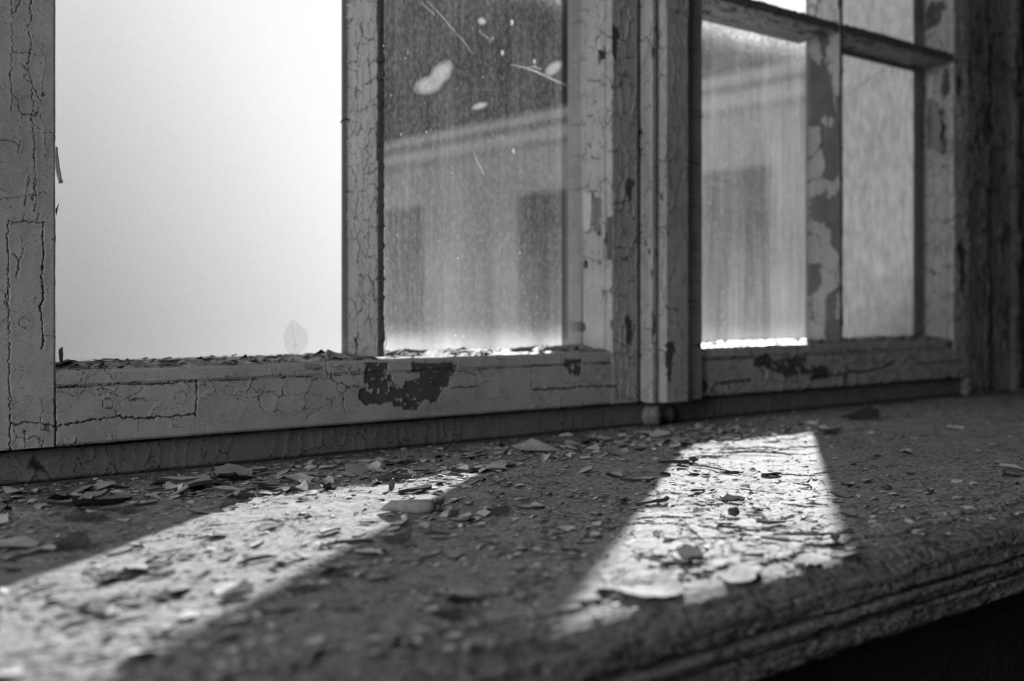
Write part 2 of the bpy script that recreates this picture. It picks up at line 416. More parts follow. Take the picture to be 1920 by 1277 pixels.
# ------------------------------------------------------------------ the room and the yard (large structure)
WX0, WX1 = -1.00, 1.46         # the window niche
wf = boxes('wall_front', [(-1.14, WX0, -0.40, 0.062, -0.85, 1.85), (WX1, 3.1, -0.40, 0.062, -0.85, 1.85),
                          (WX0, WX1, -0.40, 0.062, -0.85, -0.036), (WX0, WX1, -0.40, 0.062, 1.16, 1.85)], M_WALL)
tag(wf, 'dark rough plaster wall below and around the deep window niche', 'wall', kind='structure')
o = boxes('wall_left', [(-1.26, -1.14, -3.6, 0.12, -0.85, 0.0), (-1.26, -1.14, -3.6, 0.12, 1.35, 1.85),
                        (-1.26, -1.14, -3.6, -1.15, 0.0, 1.35), (-1.26, -1.14, -0.22, 0.12, 0.0, 1.35)], M_ROOM)
tag(o, 'plain plastered side wall of the room with a second window opening', 'wall', kind='structure')
o = boxes('wall_right', [(3.1, 3.2, -3.6, 0.12, -0.85, 1.85)], M_ROOM); tag(o, 'plain plastered wall at the far side of the room', 'wall', kind='structure')
o = boxes('wall_back', [(-1.26, 3.2, -3.7, -3.6, -0.85, 1.85)], M_ROOM); tag(o, 'plain plastered wall behind the viewer', 'wall', kind='structure')
o = boxes('ceiling', [(-1.26, 3.2, -3.7, 0.12, 1.85, 1.95)], M_ROOM); tag(o, 'pale plaster ceiling of the room', 'ceiling', kind='structure')
o = boxes('floor', [(-1.26, 3.2, -3.7, 0.12, -0.90, -0.85)], M_FLOOR); tag(o, 'worn dark board floor of the room', 'floor', kind='structure')
o = boxes('ground', [(-30, 40, 0.12, 60, -3.6, -3.5)], M_GROUND); tag(o, 'pale paved courtyard outside the window', 'courtyard', kind='structure')
w3 = empty('window_3', (-1.20, -0.68, ZS)); tag(w3, 'plain second window in the side wall of the room', 'window', kind='structure')  # unseen window, added to frame the left fill lamp
boxes('window_frame', [(-1.24, -1.16, -1.15, -1.10, 0, 1.35), (-1.24, -1.16, -0.27, -0.22, 0, 1.35), (-1.24, -1.16, -1.10, -0.27, 0, 0.06),
                       (-1.24, -1.16, -1.10, -0.27, 1.29, 1.35)], M_FRAME, w3, 0.004)
boxes('glazing_bar', [(-1.22, -1.18, -0.70, -0.67, 0.06, 1.29)], M_FRAME, w3, 0.003)

# neighbouring wing of the house, at right angles beyond the courtyard
BX = 8.0
bd = empty('building', (BX, 10.0, ZS - 3.5)); tag(bd, 'pale rendered house wing with dark tiled roof seen through the dusty panes', 'building')
boxes('wall', [(BX, BX + 4.5, 1.5, 26, -3.5, HC + 1.75)], M_FACADE, bd)
boxes('cornice', [(BX - 0.10, BX + .2, 1.5, 26, HC + 1.75, HC + 1.90), (BX - 0.24, BX + .2, 1.5, 26, HC + 1.93, HC + 2.03)], M_CORN, bd, 0.01)
def prism(name, prof, y0, y1, mat, parent):
    bm = bmesh.new(); a = [bm.verts.new(Vector((x, y0, ZS + z)) - parent.location) for x, z in prof]; b = [bm.verts.new(Vector((x, y1, ZS + z)) - parent.location) for x, z in prof]
    bm.faces.new(a[::-1]); bm.faces.new(b)
    for i in range(len(prof)):
        j = (i + 1) % len(prof); bm.faces.new((a[i], a[j], b[j], b[i]))
    bmesh.ops.recalc_face_normals(bm, faces=bm.faces)
    me = bpy.data.meshes.new(name); bm.to_mesh(me); bm.free(); me.materials.append(mat)
    o = bpy.data.objects.new(name, me); C.objects.link(o); o.parent = parent; return o
prism('roof', [(BX - 0.30, HC + 2.04), (BX + 1.0, HC + 3.08), (BX + 4.6, HC + 2.04)], 1.4, 7.5, M_ROOF, bd)
prism('roof', [(BX - 0.30, HC + 2.04), (BX + 1.6, HC + 4.95), (BX + 2.5, HC + 2.04)], 7.51, 8.19, M_ROOF, bd)
prism('roof', [(BX - 0.30, HC + 2.04), (BX + 1.9, HC + 6.1), (BX + 4.75, HC + 2.04)], 8.2, 26.2, M_ROOF, bd)
for k in range(5):
    yc = 5.80 + 2.6 * k
    f = boxes('window', [(BX - 0.02, BX + 0.06, yc - .38, yc + .38, HC - 0.35, HC + 1.22)], M_HGLASS, bd)
    boxes('window_frame', [(BX - 0.04, BX - 0.022, yc - .03, yc + .03, HC - 0.35, HC + 1.22)], M_GROUND, bd)

# ------------------------------------------------------------------ geometry of the two casements
Z0, ZT = 0.022, 1.12           # underside and top of the sashes above the sill
LIP, GB = 0.0678, 0.0714       # lip of the bottom rail, lower edge of the glass
YG = 0.037                     # glass plane
BARZ = (0.3955, 0.4050)
DETZ = 0.50
def poly(pts, y=0.0): return [on_y(a, b, y) for a, b in pts]

def crop5(pts): return [(560 + a / 5.32, 560 + b / 5.32) for a, b in pts]
BARE_L = [poly(crop5([(660,640),(670,760),(650,800),(665,885),(605,900),(600,990),(645,1040),(680,1078),(730,1045),(755,1058),(800,1055),(870,1050),(880,1030),(935,1035),(945,1080),(1030,1080),(1060,1108),(1190,1108),(1215,1060),(1240,1010),(1310,1010),(1315,1045),(1380,1035),(1430,930),(1460,880),(1510,870),(1520,780),(1560,740),(1585,690),(1570,640)])),
          poly([(1052,684),(1066,690),(1070,702),(1086,706),(1092,698),(1090,686)]), poly([(1061,672),(1061,684),(1092,684),(1092,676)])]
KEEP_L = [poly(crop5([(900,640),(1130,640),(1140,725),(1215,735),(1215,790),(1080,820),(1050,890),(1030,893),(990,860),(940,850),(935,750),(880,750),(900,735)]))]
CR_L = [  # cracks on the front of the left casement: pixels, width in mm
    ([(17,415),(82,418)],.5), ([(15,415),(16,500),(17,600),(18,700),(19,795),(20,846)],.5),
    ([(82,418),(80,440),(83,470),(80,500),(79,520),(82,560),(75,575),(80,610),(82,640),(78,655)],.8),
    ([(20,796),(60,792),(105,800)],.6), ([(105,730),(104,760),(106,800),(105,850)],.7),
    ([(105,720),(112,728),(150,724),(200,722),(250,718),(300,722),(330,716),(370,714)],.6),
    ([(370,714),(369,745),(368,777)],.8), ([(368,777),(330,780),(290,783),(255,784),(220,782),(160,790),(105,799)],.9),
    ([(58,0),(60,30),(52,52),(59,75),(58,100),(52,122),(60,150),(62,190),(60,220),(66,260),(65,300),(68,345),(60,372),(65,395)],.35),
    ([(22,0),(25,40),(24,100),(20,140),(25,190),(20,210)],.25), ([(24,95),(60,102),(72,103)],.25),
    ([(65,395),(68,360),(62,340)],.4), ([(25,476),(38,490),(32,520)],.5), ([(40,440),(44,470),(36,490)],.25),
    ([(0,375),(28,370),(60,365),(90,362)],.2), ([(45,415),(48,370),(55,330)],.2), ([(75,400),(70,415)],.4),
    ([(214,757),(212,763),(206,767),(200,767),(194,763),(192,757),(194,751),(200,747),(206,747),(212,751),(214,757)],.4), ([(351,746),(349,753),(343,757),(335,757),(329,753),(327,746),(329,739),(335,735),(343,735),(349,739),(351,746)],.2), ([(56,605),(54,611),(49,615),(43,615),(38,611),(36,605),(38,599),(43,595),(49,595),(54,599),(56,605)],.2), ([(205,765),(218,772),(218,786)],.5),
    ([(998,686),(997,710),(998,732)],.7), ([(998,686),(1050,684)],.6), ([(998,731),(1060,729),(1110,724),(1158,725)],1.3),
    ([(845,728),(893,725)],1.0), ([(893,725),(895,702),(880,700),(858,694)],.5), ([(893,725),(893,752)],.3),
    ([(622,695),(622,715),(645,720),(658,730)],.5), ([(650,727),(675,724)],.7), ([(645,745),(643,760),(648,773)],.6),
    ([(655,690),(660,700),(676,693)],.7), ([(1158,725),(1160,748)],1.4), ([(485,725),(485,750)],.3), ([(480,735),(520,734)],.3),
    ([(260,785),(258,805)],.25), ([(325,783),(325,800)],.3), ([(325,800),(345,801)],.25), ([(46,806),(47,838)],.3),
    ([(1160,465),(1157,520),(1160,600),(1158,640)],.9), ([(1157,463),(1186,466)],.5), ([(1161,0),(1165,40),(1161,70),(1164,120),(1160,150),(1166,180)],.7),
    ([(1186,466),(1188,560)],.3), ([(1160,300),(1163,340),(1160,380),(1158,420)],.5)]
BARE_R = [poly([(1432,684),(1448,678),(1470,672),(1500,674),(1512,690),(1530,696),(1520,703),(1490,704),(1475,708),(1462,700),(1440,692)]),
          poly([(1302,712),(1325,714),(1330,722),(1326,735),(1302,738)])]
CR_R = [([(1330,735),(1345,720),(1375,716),(1410,712)],1.6), ([(1290,792),(1300,765),(1305,730)],2.2), ([(1302,675),(1345,674),(1395,671),(1417,670)],1.0),
        ([(1430,718),(1436,700),(1425,690),(1440,675)],1.6), ([(1520,712),(1560,705),(1600,698)],1.2), ([(1590,696),(1620,698),(1650,692),(1680,680)],1.6),
        ([(1715,684),(1760,680),(1812,676)],1.2), ([(1812,676),(1806,700)],1.2), ([(1418,672),(1418,690)],.8), ([(1560,680),(1565,708)],1.0)]
for q in (CR_L, CR_R):
    for i, (pts, wd) in enumerate(q): q[i] = (poly(pts), wd * (0.00072 if q is CR_L else 0.001))

def feat(co, nn, h, bare, grime, cracks, bares, keeps, seed, amount_zone=None):
    x = co[..., 0]; z = co[..., 2]
    front = (nn[..., 1] < -0.3) & (z < DETZ) & (z > 0.0)
    wx = x + (fbm(x * 500, z * 500, seed + 31, 3) - .5) * 0.0026; wz = z + (fbm(x * 500, z * 500, seed + 37, 3) - .5) * 0.0026
    clear = np.zeros(x.shape, bool)
    for pts, wd in cracks:
        xs = [p[0] for p in pts]; zs = [p[1] for p in pts]; m = 0.006
        sel = front & (x > min(xs) - m) & (x < max(xs) + m) & (z > min(zs) - m) & (z < max(zs) + m)
        if not sel.any(): continue
        d = d_line(wx[sel], wz[sel], pts)
        ww = wd * (0.5 + fbm(x[sel] * 150, z[sel] * 150, seed + 3, 2))
        k = 1 - sstep(ww * 0.30, ww * 0.85 + 0.0002, d)
        h[sel] -= k * min(0.0022, wd * 1.6); h[sel] += 0.00012 * sstep(0.003, 0.0006, d) * (1 - k)
        grime[sel] = np.maximum(grime[sel], k)
    qx = x + (fbm(x * 260, z * 260, seed + 51, 2) - .5) * 0.0022; qz = z + (fbm(x * 260, z * 260, seed + 57, 2) - .5) * 0.0022
    for pl in bares:
        xs = [p[0] for p in pl]; zs = [p[1] for p in pl]
        sel = front & (x > min(xs) - .004) & (x < max(xs) + .004) & (z > min(zs) - .004) & (z < max(zs) + .004)
        if not sel.any(): continue
        inn = in_poly(qx[sel], qz[sel], pl)
        for kp in keeps: inn &= ~in_poly(qx[sel], qz[sel], kp)
        dots = fbm(x[sel] * 300, z[sel] * 300, seed + 61, 3) > 0.735
        inn2 = inn & ~dots
        h[sel] = np.where(inn2, -0.0009 + 0.0001 * vnoise(x[sel] * 900, z[sel] * 900, 3), h[sel]); bare[sel] = np.where(inn2, 1.0, bare[sel] * (1 - inn)); grime[sel] *= (1 - inn)
    return h, bare, grime

def disp_for(seed, cs, miss, amount, cracks=(), bares=(), keeps=(), curl=0.0004, cw=0.05, nose=False, blobs=True, xfade=None):
    def f(uu, vv, co, nn):
        am = amount
        h, bare, grime = crackle(uu, vv, seed, cs, cw, miss, curl, am)
        if xfade is not None:      # the film is sounder at one end of the member
            k = sstep(xfade[0], xfade[1], co[..., 0]); h = h * (0.25 + .75 * k); bare = bare * (k > 0.35); grime = grime * (0.25 + .75 * k)
        h = h.copy(); bare = bare.copy(); grime = grime.copy()
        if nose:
            nose_shade = (nn[..., 1] < -0.5); h = np.where(nose_shade, h * .3 - .0002 * nose_shade, h); bare = np.where(nose_shade, np.maximum(bare, 0.75), bare)  # backlit shade of the bar noses, put into the bare tone
        upm = (nn[..., 2] > .6) & (co[..., 2] < .2); grime = np.where(upm, np.maximum(grime, .3 + .7 * sstep(.42, .6, fbm(co[..., 0] * 140, co[..., 1] * 300, seed + 90, 4))), grime)
        if cracks or bares: h, bare, grime = feat(co, nn, h, bare, grime, cracks, bares, keeps, seed)
        return h, bare, grime
    return f

xL0, xL1 = 0.145, X(105)       # left stile
xB0, xB1 = X(708), X(720.5)    # glazing bar
xR0, xR1 = X(1147), X(1197)    # right stile of the left casement
xS0, xS1 = X(1206), X(1308)  # left stile of the right casement
xC0, xC1 = X(1575), X(1581)    # its glazing bar
xT0, xT1 = X(1788), X(1814)    # its right stile
xJ1 = WX1 - 0.002

def rail_loop(yf=0.0):
    return [(yf + .0012, Z0, 1), (yf, Z0 + .0015, 1), (yf, .0565, 1), (yf + .0012, .0578, 1), (yf + .0002, .0592, 1), (yf + .0006, .0655, 1), (yf + .0018, LIP - .0003, 1), (yf + .0040, LIP, 1), (YG - .002, GB - .0003, 0), (YG - .002, GB - .004, 0), (YG + .003, GB - .004, 0),
            (YG + .003, GB - .0003, 0), (.056, GB - .003, 0), (.056, Z0, 0)]
def stile_loop(x0, x1, left_face=False, right_face=False):
    """closed (x, y) loop, front at y=0; the left face shows bead, putty and rebate"""
    L = [(x0 + .0012, 0, 1), (x1 - .0012, 0, 1), (x1, .0012, 1 if right_face else 0), (x1, .056, 0), (x0, .056, 0), (x0, YG, 1 if left_face else 0)]
    if left_face: L += [(x0, .0092, 1), (x0 + .0016, .0086, 1), (x0 + .0016, .0074, 1), (x0 - .0004, .0062, 1), (x0 - .0006, .0040, 1), (x0, .0028, 1)]
    L += [(x0, .0012, 1)]
    return L
def bar_v(x0, x1):
    g = .0030
    return [(x0 + .0007, 0, 1), (x1 - .0007, 0, 1), (x1, .0007, 0), (x1 + g, YG - .002, 0), (x1 + g, .0415, 0), (x0 - g, .0415, 0), (x0 - g, YG - .002, 1), (x0, .0007, 1)]
def bar_h(z0, z1):
    g = .0025
    return [(0.0007, z1, 0), (YG - .002, z1 + g, 0), (.050, z1 + g, 0), (.050, z0 - g, 0), (YG - .002, z0 - g, 1), (0.0007, z0, 1), (0, z0 + .0007, 1), (0, z1 - .0007, 1)]

def pane(parent, x0, x1, z0, z1, mat, name='window_pane'):
    o = boxes(name, [(x0, x1, YG - .0015, YG + .0015, z0, z1)], [mat, M_CLEAR], parent)
    for p in o.data.polygons:
        p.material_index = 0 if p.normal.y > 0.5 else 1
    return o

def casement(idx, label, xa, xb, xc, xd, xm0, xm1, panes, st, seeds, seg):
    """xa-xb left stile, xc-xd right stile, xm0-xm1 upright glazing bar"""
    root = empty('window_%d' % idx, (0.5 * (xa + xd), 0.02, ZS + Z0)); tag(root, label, 'window', kind='structure')
    zf = spaced(Z0, ZT, st, DETZ)
    sp = seg
    sweep('stile', 'z', stile_loop(xa, xb, False, True), zf, sp['ls'], [M_CAS], root, st)
    sweep('stile', 'z', stile_loop(xc, xd, True), zf, sp['rs'], [M_CAS], root, st)
    sweep('bottom_rail', 'x', rail_loop(), np.linspace(xb + .0001, xc - .0001, int((xc - xb) / st)), sp['rail'], [M_CAS], root, st)
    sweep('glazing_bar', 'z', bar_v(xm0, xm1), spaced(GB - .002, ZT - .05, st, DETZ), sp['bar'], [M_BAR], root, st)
    zz = [BARZ[0] + k * (BARZ[0] - GB + (BARZ[1] - BARZ[0])) for k in (0, 1)]
    for z in zz:
        for (u0, u1) in ((xb, xm0 - .0031), (xm1 + .0031, xc)):
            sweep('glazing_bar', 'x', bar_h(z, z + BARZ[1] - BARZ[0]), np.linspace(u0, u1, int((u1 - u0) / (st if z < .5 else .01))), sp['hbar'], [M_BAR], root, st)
    boxes('top_rail', [(xb, xc, 0, .056, ZT - .05, ZT)], M_CAS, root, .002)
    rows = [(GB - .003, zz[0] - .001), (zz[0] + .0105, zz[1] - .001), (zz[1] + .0105, ZT - .051)]
    out = []
    for ci, (u0, u1) in enumerate(((xb + .0002, xm0 - .0032), (xm1 + .0032, xc - .0002))):
        for ri, (z0, z1) in enumerate(rows):
            out.append(pane(root, u0, u1, z0, z1, M_PANEU if (idx == 2 and ci == 0 and ri > 0) else panes[ci]))
    return root, out

ST1, ST2 = 0.00055, 0.0008
segL = dict(
    ls=disp_for(11, (.030, .014), 0.0, .18, CR_L, (), (), cw=.035, curl=.0002),
    rs=disp_for(12, (.030, .009), 0.02, .65, CR_L, (), (), cw=.06, curl=.0007),
    rail=disp_for(13, (.022, .012), 0.0, .36, CR_L, BARE_L, KEEP_L, cw=.035, curl=.0003),
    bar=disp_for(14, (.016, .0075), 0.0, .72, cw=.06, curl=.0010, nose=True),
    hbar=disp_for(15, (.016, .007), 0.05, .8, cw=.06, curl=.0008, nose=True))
segR = dict(
    ls=disp_for(21, (.035, .012), 0.02, .45, CR_R, (), (), cw=.04),
    rs=disp_for(22, (.03, .010), 0.08, .7, CR_R, (), (), cw=.06, curl=.001),
    rail=disp_for(23, (.026, .012), 0.03, .75, CR_R, BARE_R, (), cw=.06, curl=.0008),
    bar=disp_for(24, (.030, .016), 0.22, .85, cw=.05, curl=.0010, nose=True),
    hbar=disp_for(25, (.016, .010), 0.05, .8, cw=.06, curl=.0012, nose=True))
win1, p1 = casement(1, 'left casement with cracked grey paint, one milky pane and one dusty pane', xL0, xL1, xR0, xR1, xB0, xB1, (M_PANE1, M_PANE2), ST1, 0, segL)
win2, p2 = casement(2, 'right casement beyond the centre post, with a dusty pane and a rippled pane', xS0, xS1, xT0, xT1, xC0, xC1, (M_PANE3, M_PANE4), ST2, 0, segR)

# moulded cover strip on the meeting stile of the right casement
def YX(px, y): return X(px, y)
a0 = xS0; d1 = -.0125; d2 = -.0165
g0 = YX(1223, d1); g1 = YX(1243, d1); g2 = YX(1250, d2); g3 = YX(1293, d2)
zb = on_y(1225, 756, d1)[1]
strip = [(a0 + .0003, -.0003, 1), (a0 + .0001, -.009, 1), (a0 + .0012, -.0118, 1), (a0 + .0030, d1, 1), (g0 + .001, d1, 1), (g0 + .003, d1 + .0035, 1), (g1 - .003, d1 + .0035, 1), (g1 - .0006, d1 - .001, 1), (g1, d2 + .0006, 1), (g1 + .0008, d2, 1), (g3 - .002, d2, 1), (g3, d2 + .002, 1), (g3 + .0008, -.0095, 0), (xS1 - .001, -.0060, 1), (xS1 - .0003, -.0003, 0)]
sweep('cover_strip', 'z', strip, spaced(zb, ZT, ST2, DETZ), disp_for(26, (.034, .012), 0.02, .55, cw=.045, curl=.0005), [M_CAS], win2, ST2)

# fixed frame round both casements
tr = empty('trim_1', (0.6, 0.03, ZS)); tag(tr, 'fixed wooden window frame, dark cracked paint, along the sill and up the right jamb', 'window frame', kind='structure')
xJ0 = X(1815.5)
sweep('frame_rail', 'x', [(.010, .0004, 1), (.0085, .002, 1), (.0085, .0175, 1), (.0095, .0195, 1), (.0115, .0206, 1), (.060, .0206, 0), (.060, .0004, 0)],
      np.linspace(-.02, xJ0 - .0002, 1500), disp_for(31, (.009, .030), 0.0, .8, cw=.035, curl=.0004), [M_FRAME], tr, .0007)
jl = [(xJ0, .0012, 1), (xJ0 + .0012, 0, 1), (X(1853), 0, 1), (X(1856), .004, 1), (X(1880, .004), .004, 1), (X(1893, .004), .002, 1), (X(1896), -.006, 1), (X(1912, -.006), -.006, 1), (X(1916), .002, 1), (xJ1, .002, 1), (xJ1, .060, 0), (xJ0, .060, 0)]
sweep('jamb', 'z', jl, spaced(.0004, ZT + .03, ST2, DETZ), disp_for(32, (.05, .009), 0.10, .9, cw=.08, curl=.0015), [M_FRAME], tr, ST2)
boxes('jamb', [(WX0 + .002, xL0 - .004, .0, .060, .0004, ZT + .03)], M_CAS, tr, .002)
boxes('frame_head', [(xL0 - .003, xJ0 - .001, .004, .060, ZT + .003, ZT + .038)], M_FRAME, tr, .002)
boxes('meeting_rebate', [(xR1 - .010, xS0 + .010, .0575, .070, Z0, ZT)], M_FRAME, tr, .001)

# ------------------------------------------------------------------ the window sill
YF = -0.430
def sill():
    xs = np.concatenate([np.arange(WX0 + .002, 0.02, .004), np.arange(.02, 0.95, .0008), np.arange(.95, WX1 - .002, .0012)])
    # profile from the back edge over the top, round the nose, down the moulded front and back under
    prof = [(.060, 0.0)]; y = .059
    while y > YF + .016: prof.append((y, 0.0)); y -= (.0008 if y < .02 else .004)
    for k in range(0, 28):
        t = k / 27 * math.pi / 2; prof.append((YF + .016 - .016 * math.sin(t), -.010 + .010 * math.cos(t)))
    fr = [(YF, -.0105), (YF - .0003, -.016), (YF + .0030, -.0172), (YF + .0030, -.0182), (YF + .0004, -.0194), (YF - .0006, -.0215), (YF + .0008, -.0240), (YF + .0030, -.0250), (YF + .0030, -.0260), (YF + .0002, -.0272), (YF + .0002, -.0338), (YF + .0020, -.0355)]
    P = list(prof); last = prof[-1]
    for q in fr:
        L = math.hypot(q[0] - last[0], q[1] - last[1]); n = max(1, int(L / .0009))
        for k in range(1, n + 1): P.append((last[0] + (q[0] - last[0]) * k / n, last[1] + (q[1] - last[1]) * k / n))
        last = q
    P = np.array(P); K = len(P)
    tg = np.gradient(P, axis=0); nr = np.stack([-tg[:, 1], tg[:, 0]], -1); nr /= np.maximum(np.hypot(nr[:, 0], nr[:, 1]), 1e-9)[:, None]
    nr *= np.where(nr[:5, 1].mean() > 0, 1, -1)
    arc = np.concatenate([[0], np.cumsum(np.hypot(*(np.diff(P, axis=0).T)))])
    uu, vv = np.meshgrid(xs, arc, indexing='ij')
    yy = np.broadcast_to(P[:, 0], uu.shape); zz = np.broadcast_to(P[:, 1], uu.shape)
    n_y = np.broadcast_to(nr[:, 0], uu.shape); n_z = np.broadcast_to(nr[:, 1], uu.shape)
    h = (fbm(uu * 9, vv * 16, 3, 3) - .5) * .0022 + (fbm(uu * 45, vv * 90, 5, 3) - .5) * .0012 + (fbm(uu * 260, vv * 300, 7, 3) - .5) * .0004
    # layers of old paint with ragged, slightly lifted edges
    wu = uu + (fbm(uu * 110, vv * 110, 8, 3) - .5) * .016; wv = vv + (fbm(uu * 110, vv * 110, 9, 3) - .5) * .016
    L1 = fbm(wu * 13, wv * 28, 41, 3); nosed = sstep(.075, .0, vv - (.060 - YF) + .055)   # 1 on the flat, 0 near the nose
    edgez = sstep(.36, .42, vv)                                                          # towards the nose
    grime = np.zeros(uu.shape); bare = np.zeros(uu.shape)
    for lev, hh in ((.40, .0003), (.50, .0004), (.585, .0004)):
        f = L1 - lev + 0.07 * edgez * (fbm(uu * 30, vv * 60, 77, 2) - .5)
        act = sstep(.50, .60, fbm(uu * 11, vv * 17, 43 + int(lev * 100), 2) + .22 * edgez)
        h += hh * sstep(-.004, .001, f) * act + .0004 * act * sstep(.02, .0, f) * (f > 0)
        grime = np.maximum(grime, act * .75 * sstep(-.010, -.004, f) * (1 - sstep(-.003, .0005, f)))
    # open cracks along the grain
    c1, c2, cid = worley(wu / .045, wv / .016, 55)
    gate = sstep(.50, .60, fbm(uu * 14, vv * 30, 57, 2) + .10 * edgez)
    ck = (1 - sstep(0, .035, c2 - c1)) * gate; h -= .0008 * ck; grime = np.maximum(grime, ck * .85)
    h += .0006 * sstep(.25, 0, c2 - c1) * gate * (cid > .7)
    # front edge: paint lost in long strips over grained wood
    nose = sstep(.004, .016, vv - (.060 - YF - .016))
    wj = vv + (fbm(uu * 55, vv * 10, 17, 4) - .5) * .030 + (fbm(uu * 300, vv * 60, 18, 2) - .5) * .004; e0 = wj - (.060 - YF - .026)
    strip = sstep(0, .0007, e0) * (1 - nose); h += .0010 * sstep(-.012, -.0005, e0) * (1 - strip) * (e0 > -.012) - strip * .0002 + strip * (fbm(uu * 12, vv * 900, 20, 3) - .5) * .0007
    bare = np.maximum(bare, strip); grime = np.maximum(grime, .7 * sstep(-.0002, .0006, e0) * (1 - sstep(.0008, .002, e0)))
    wn = vv + (fbm(uu * 30, vv * 60, 19, 3) - .5) * .003; gn = fbm(uu * 9, wn * 520, 61, 4); lost = sstep(.50, .53, fbm(uu * 14 + (wu - uu) * 60, wn * 170, 63, 4)) * nose; h = h * (1 - .75 * nose)
    h += nose * ((gn - .5) * .0012) - .0007 * lost; bare = np.maximum(bare, lost * .8)
    k1, k2, _ = worley(uu / .09, wn / .005, 66); gk = (1 - sstep(0, .05, k2 - k1)) * nose * (fbm(uu * 25, vv * 100, 67, 2) > .48)
    h -= .0008 * gk; grime = np.maximum(grime, gk * .9)
    # dark dirt packed in the corner at the frame
    cor = sstep(-.055, -.004, yy) * sstep(.42, .62, fbm(uu * 60, vv * 90, 71, 4) + .25 * sstep(-.03, 0, yy)); grime = np.maximum(grime, cor * .55)
    dirt = sstep(.64, .70, fbm(uu * 170, vv * 170, 73, 3)); grime = np.maximum(grime, dirt * .45)
    h *= (yy < .004) | (vv > .2); h = np.where(yy > -.004, h * 0 - .0002, h)
    co = np.stack([uu, yy + n_y * h, zz + n_z * h + ZS], -1)
    wear = np.stack([bare, grime, np.zeros(uu.shape), np.ones(uu.shape)], -1)
    idx = np.arange(len(xs) * K).reshape(len(xs), K)
    f4 = np.stack([idx[:-1, :-1], idx[:-1, 1:], idx[1:, 1:], idx[1:, :-1]], -1).reshape(-1, 4)
    # closing underside
    n0 = len(xs) * K; ex = [(xs[0], .060, -.0355), (xs[-1], .060, -.0355)]
    co = np.concatenate([co.reshape(-1, 3), np.array([(a, b, c + ZS) for a, b, c in ex])])
    wear = np.concatenate([wear.reshape(-1, 4), np.array([[0, 0, 0, 1]] * 2)])
    extra = [list(idx[:, -1]) + [n0 + 1, n0], list(idx[0, ::-1]) + [n0], list(idx[-1]) + [n0 + 1], list(idx[::-1, 0]) + [n0, n0 + 1]]
    me = np_mesh('window_sill', co, f4, extra, [M_SILL], True, wear, 1.2)
    o = bpy.data.objects.new('window_sill', me); C.objects.link(o)
    tag(o, 'deep wooden window sill with flaking grey paint and a worn moulded front edge', 'window sill', kind='structure')
    zt = h.copy(); return o, xs, P[:, 0], co[:n0, 2].reshape(len(xs), K) - ZS
sill_o, SX, SY, SZ = sill()
SN = int(np.argmax(SY < YF + .016))
def sill_h(x, y):
    i = int(np.clip(np.searchsorted(SX, x), 1, len(SX) - 1)); j = int(np.clip(np.searchsorted(-SY[:SN], -y), 1, SN - 1)); return float(SZ[i, j])

# ------------------------------------------------------------------ loose and lifted paint
def flake_mesh(name, seed, L=1.0, W=0.6, curl=0.3, twist=0.0, thick=0.035, rings=2, sub=3, mats=None, pts=None, fold=0.0):
    """a shard of paint about L x W, bent about its long axis, with thickness; unit sized unless told otherwise"""
    r = random.Random(seed)
    if pts is None:
        n = r.choice((4, 5, 5, 6, 7)); a0 = r.random() * 6.28; pts = []
        for k in range(n):
            a = a0 + 6.2832 * (k + r.uniform(-.28, .28)) / n; q = r.uniform(.72, 1.08)
            sx = math.copysign(abs(math.cos(a)) ** .8, math.cos(a)); sy = math.copysign(abs(math.sin(a)) ** .8, math.sin(a))
            pts.append((.5 * L * q * sx, .5 * W * q * sy))
    out = []; n = len(pts)
    for k in range(n):
        x0, y0 = pts[k]; x1, y1 = pts[(k + 1) % n]
        for q in range(sub):
            t = q / sub; j = 0 if q == 0 else .035 * W
            out.append((x0 + (x1 - x0) * t + r.uniform(-j, j), y0 + (y1 - y0) * t + r.uniform(-j, j)))
    m = len(out); V = [(0, 0)]
    for k in range(1, rings + 1): V += [(x * k / rings, y * k / rings) for x, y in out]
    bx = r.uniform(-.35, .35); wv = r.uniform(0, 6)
    def z(x, y):
        xr = x * math.cos(bx) + y * math.sin(bx); yr = -x * math.sin(bx) + y * math.cos(bx)
        return curl * (yr / (.5 * W)) ** 2 * W * .5 + twist * xr * yr / max(W, 1e-6) + .03 * W * math.sin(5 * xr / L + wv) + fold * max(0, xr) ** 2 / L
    top = [(x, y, z(x, y)) for x, y in V]; bot = [(x * .985, y * .985, z(x, y) - thick) for x, y in V]
    mn = min(p[2] for p in bot); co = [(x, y, q - mn) for x, y, q in top + bot]; nv = len(V)
    F = []; mi = []
    for side in (0, 1):
        o = side * nv
        for k in range(m):
            a, b = 1 + k, 1 + (k + 1) % m; f = (o, o + a, o + b); F.append(f if not side else f[::-1]); mi.append(side)
            for q in range(rings - 1):
                c, d = a + m * q, b + m * q; f = (o + c, o + c + m, o + d + m, o + d); F.append(f if not side else f[::-1]); mi.append(side)
    e = 1 + m * (rings - 1)
    for k in range(m):
        a, b = e + k, e + (k + 1) % m; F.append((a, nv + a, nv + b, b)); mi.append(1)
    me = bpy.data.meshes.new(name); me.from_pydata(co, [], F); me.update()
    for mt in (mats or (M_FLAKE, M_FLAKE2)): me.materials.append(mt)
    me.polygons.foreach_set('material_index', mi)
    me.polygons.foreach_set('use_smooth', [True] * len(F)); me.set_sharp_from_angle(angle=.7)
    return me

rng = random.Random(4)
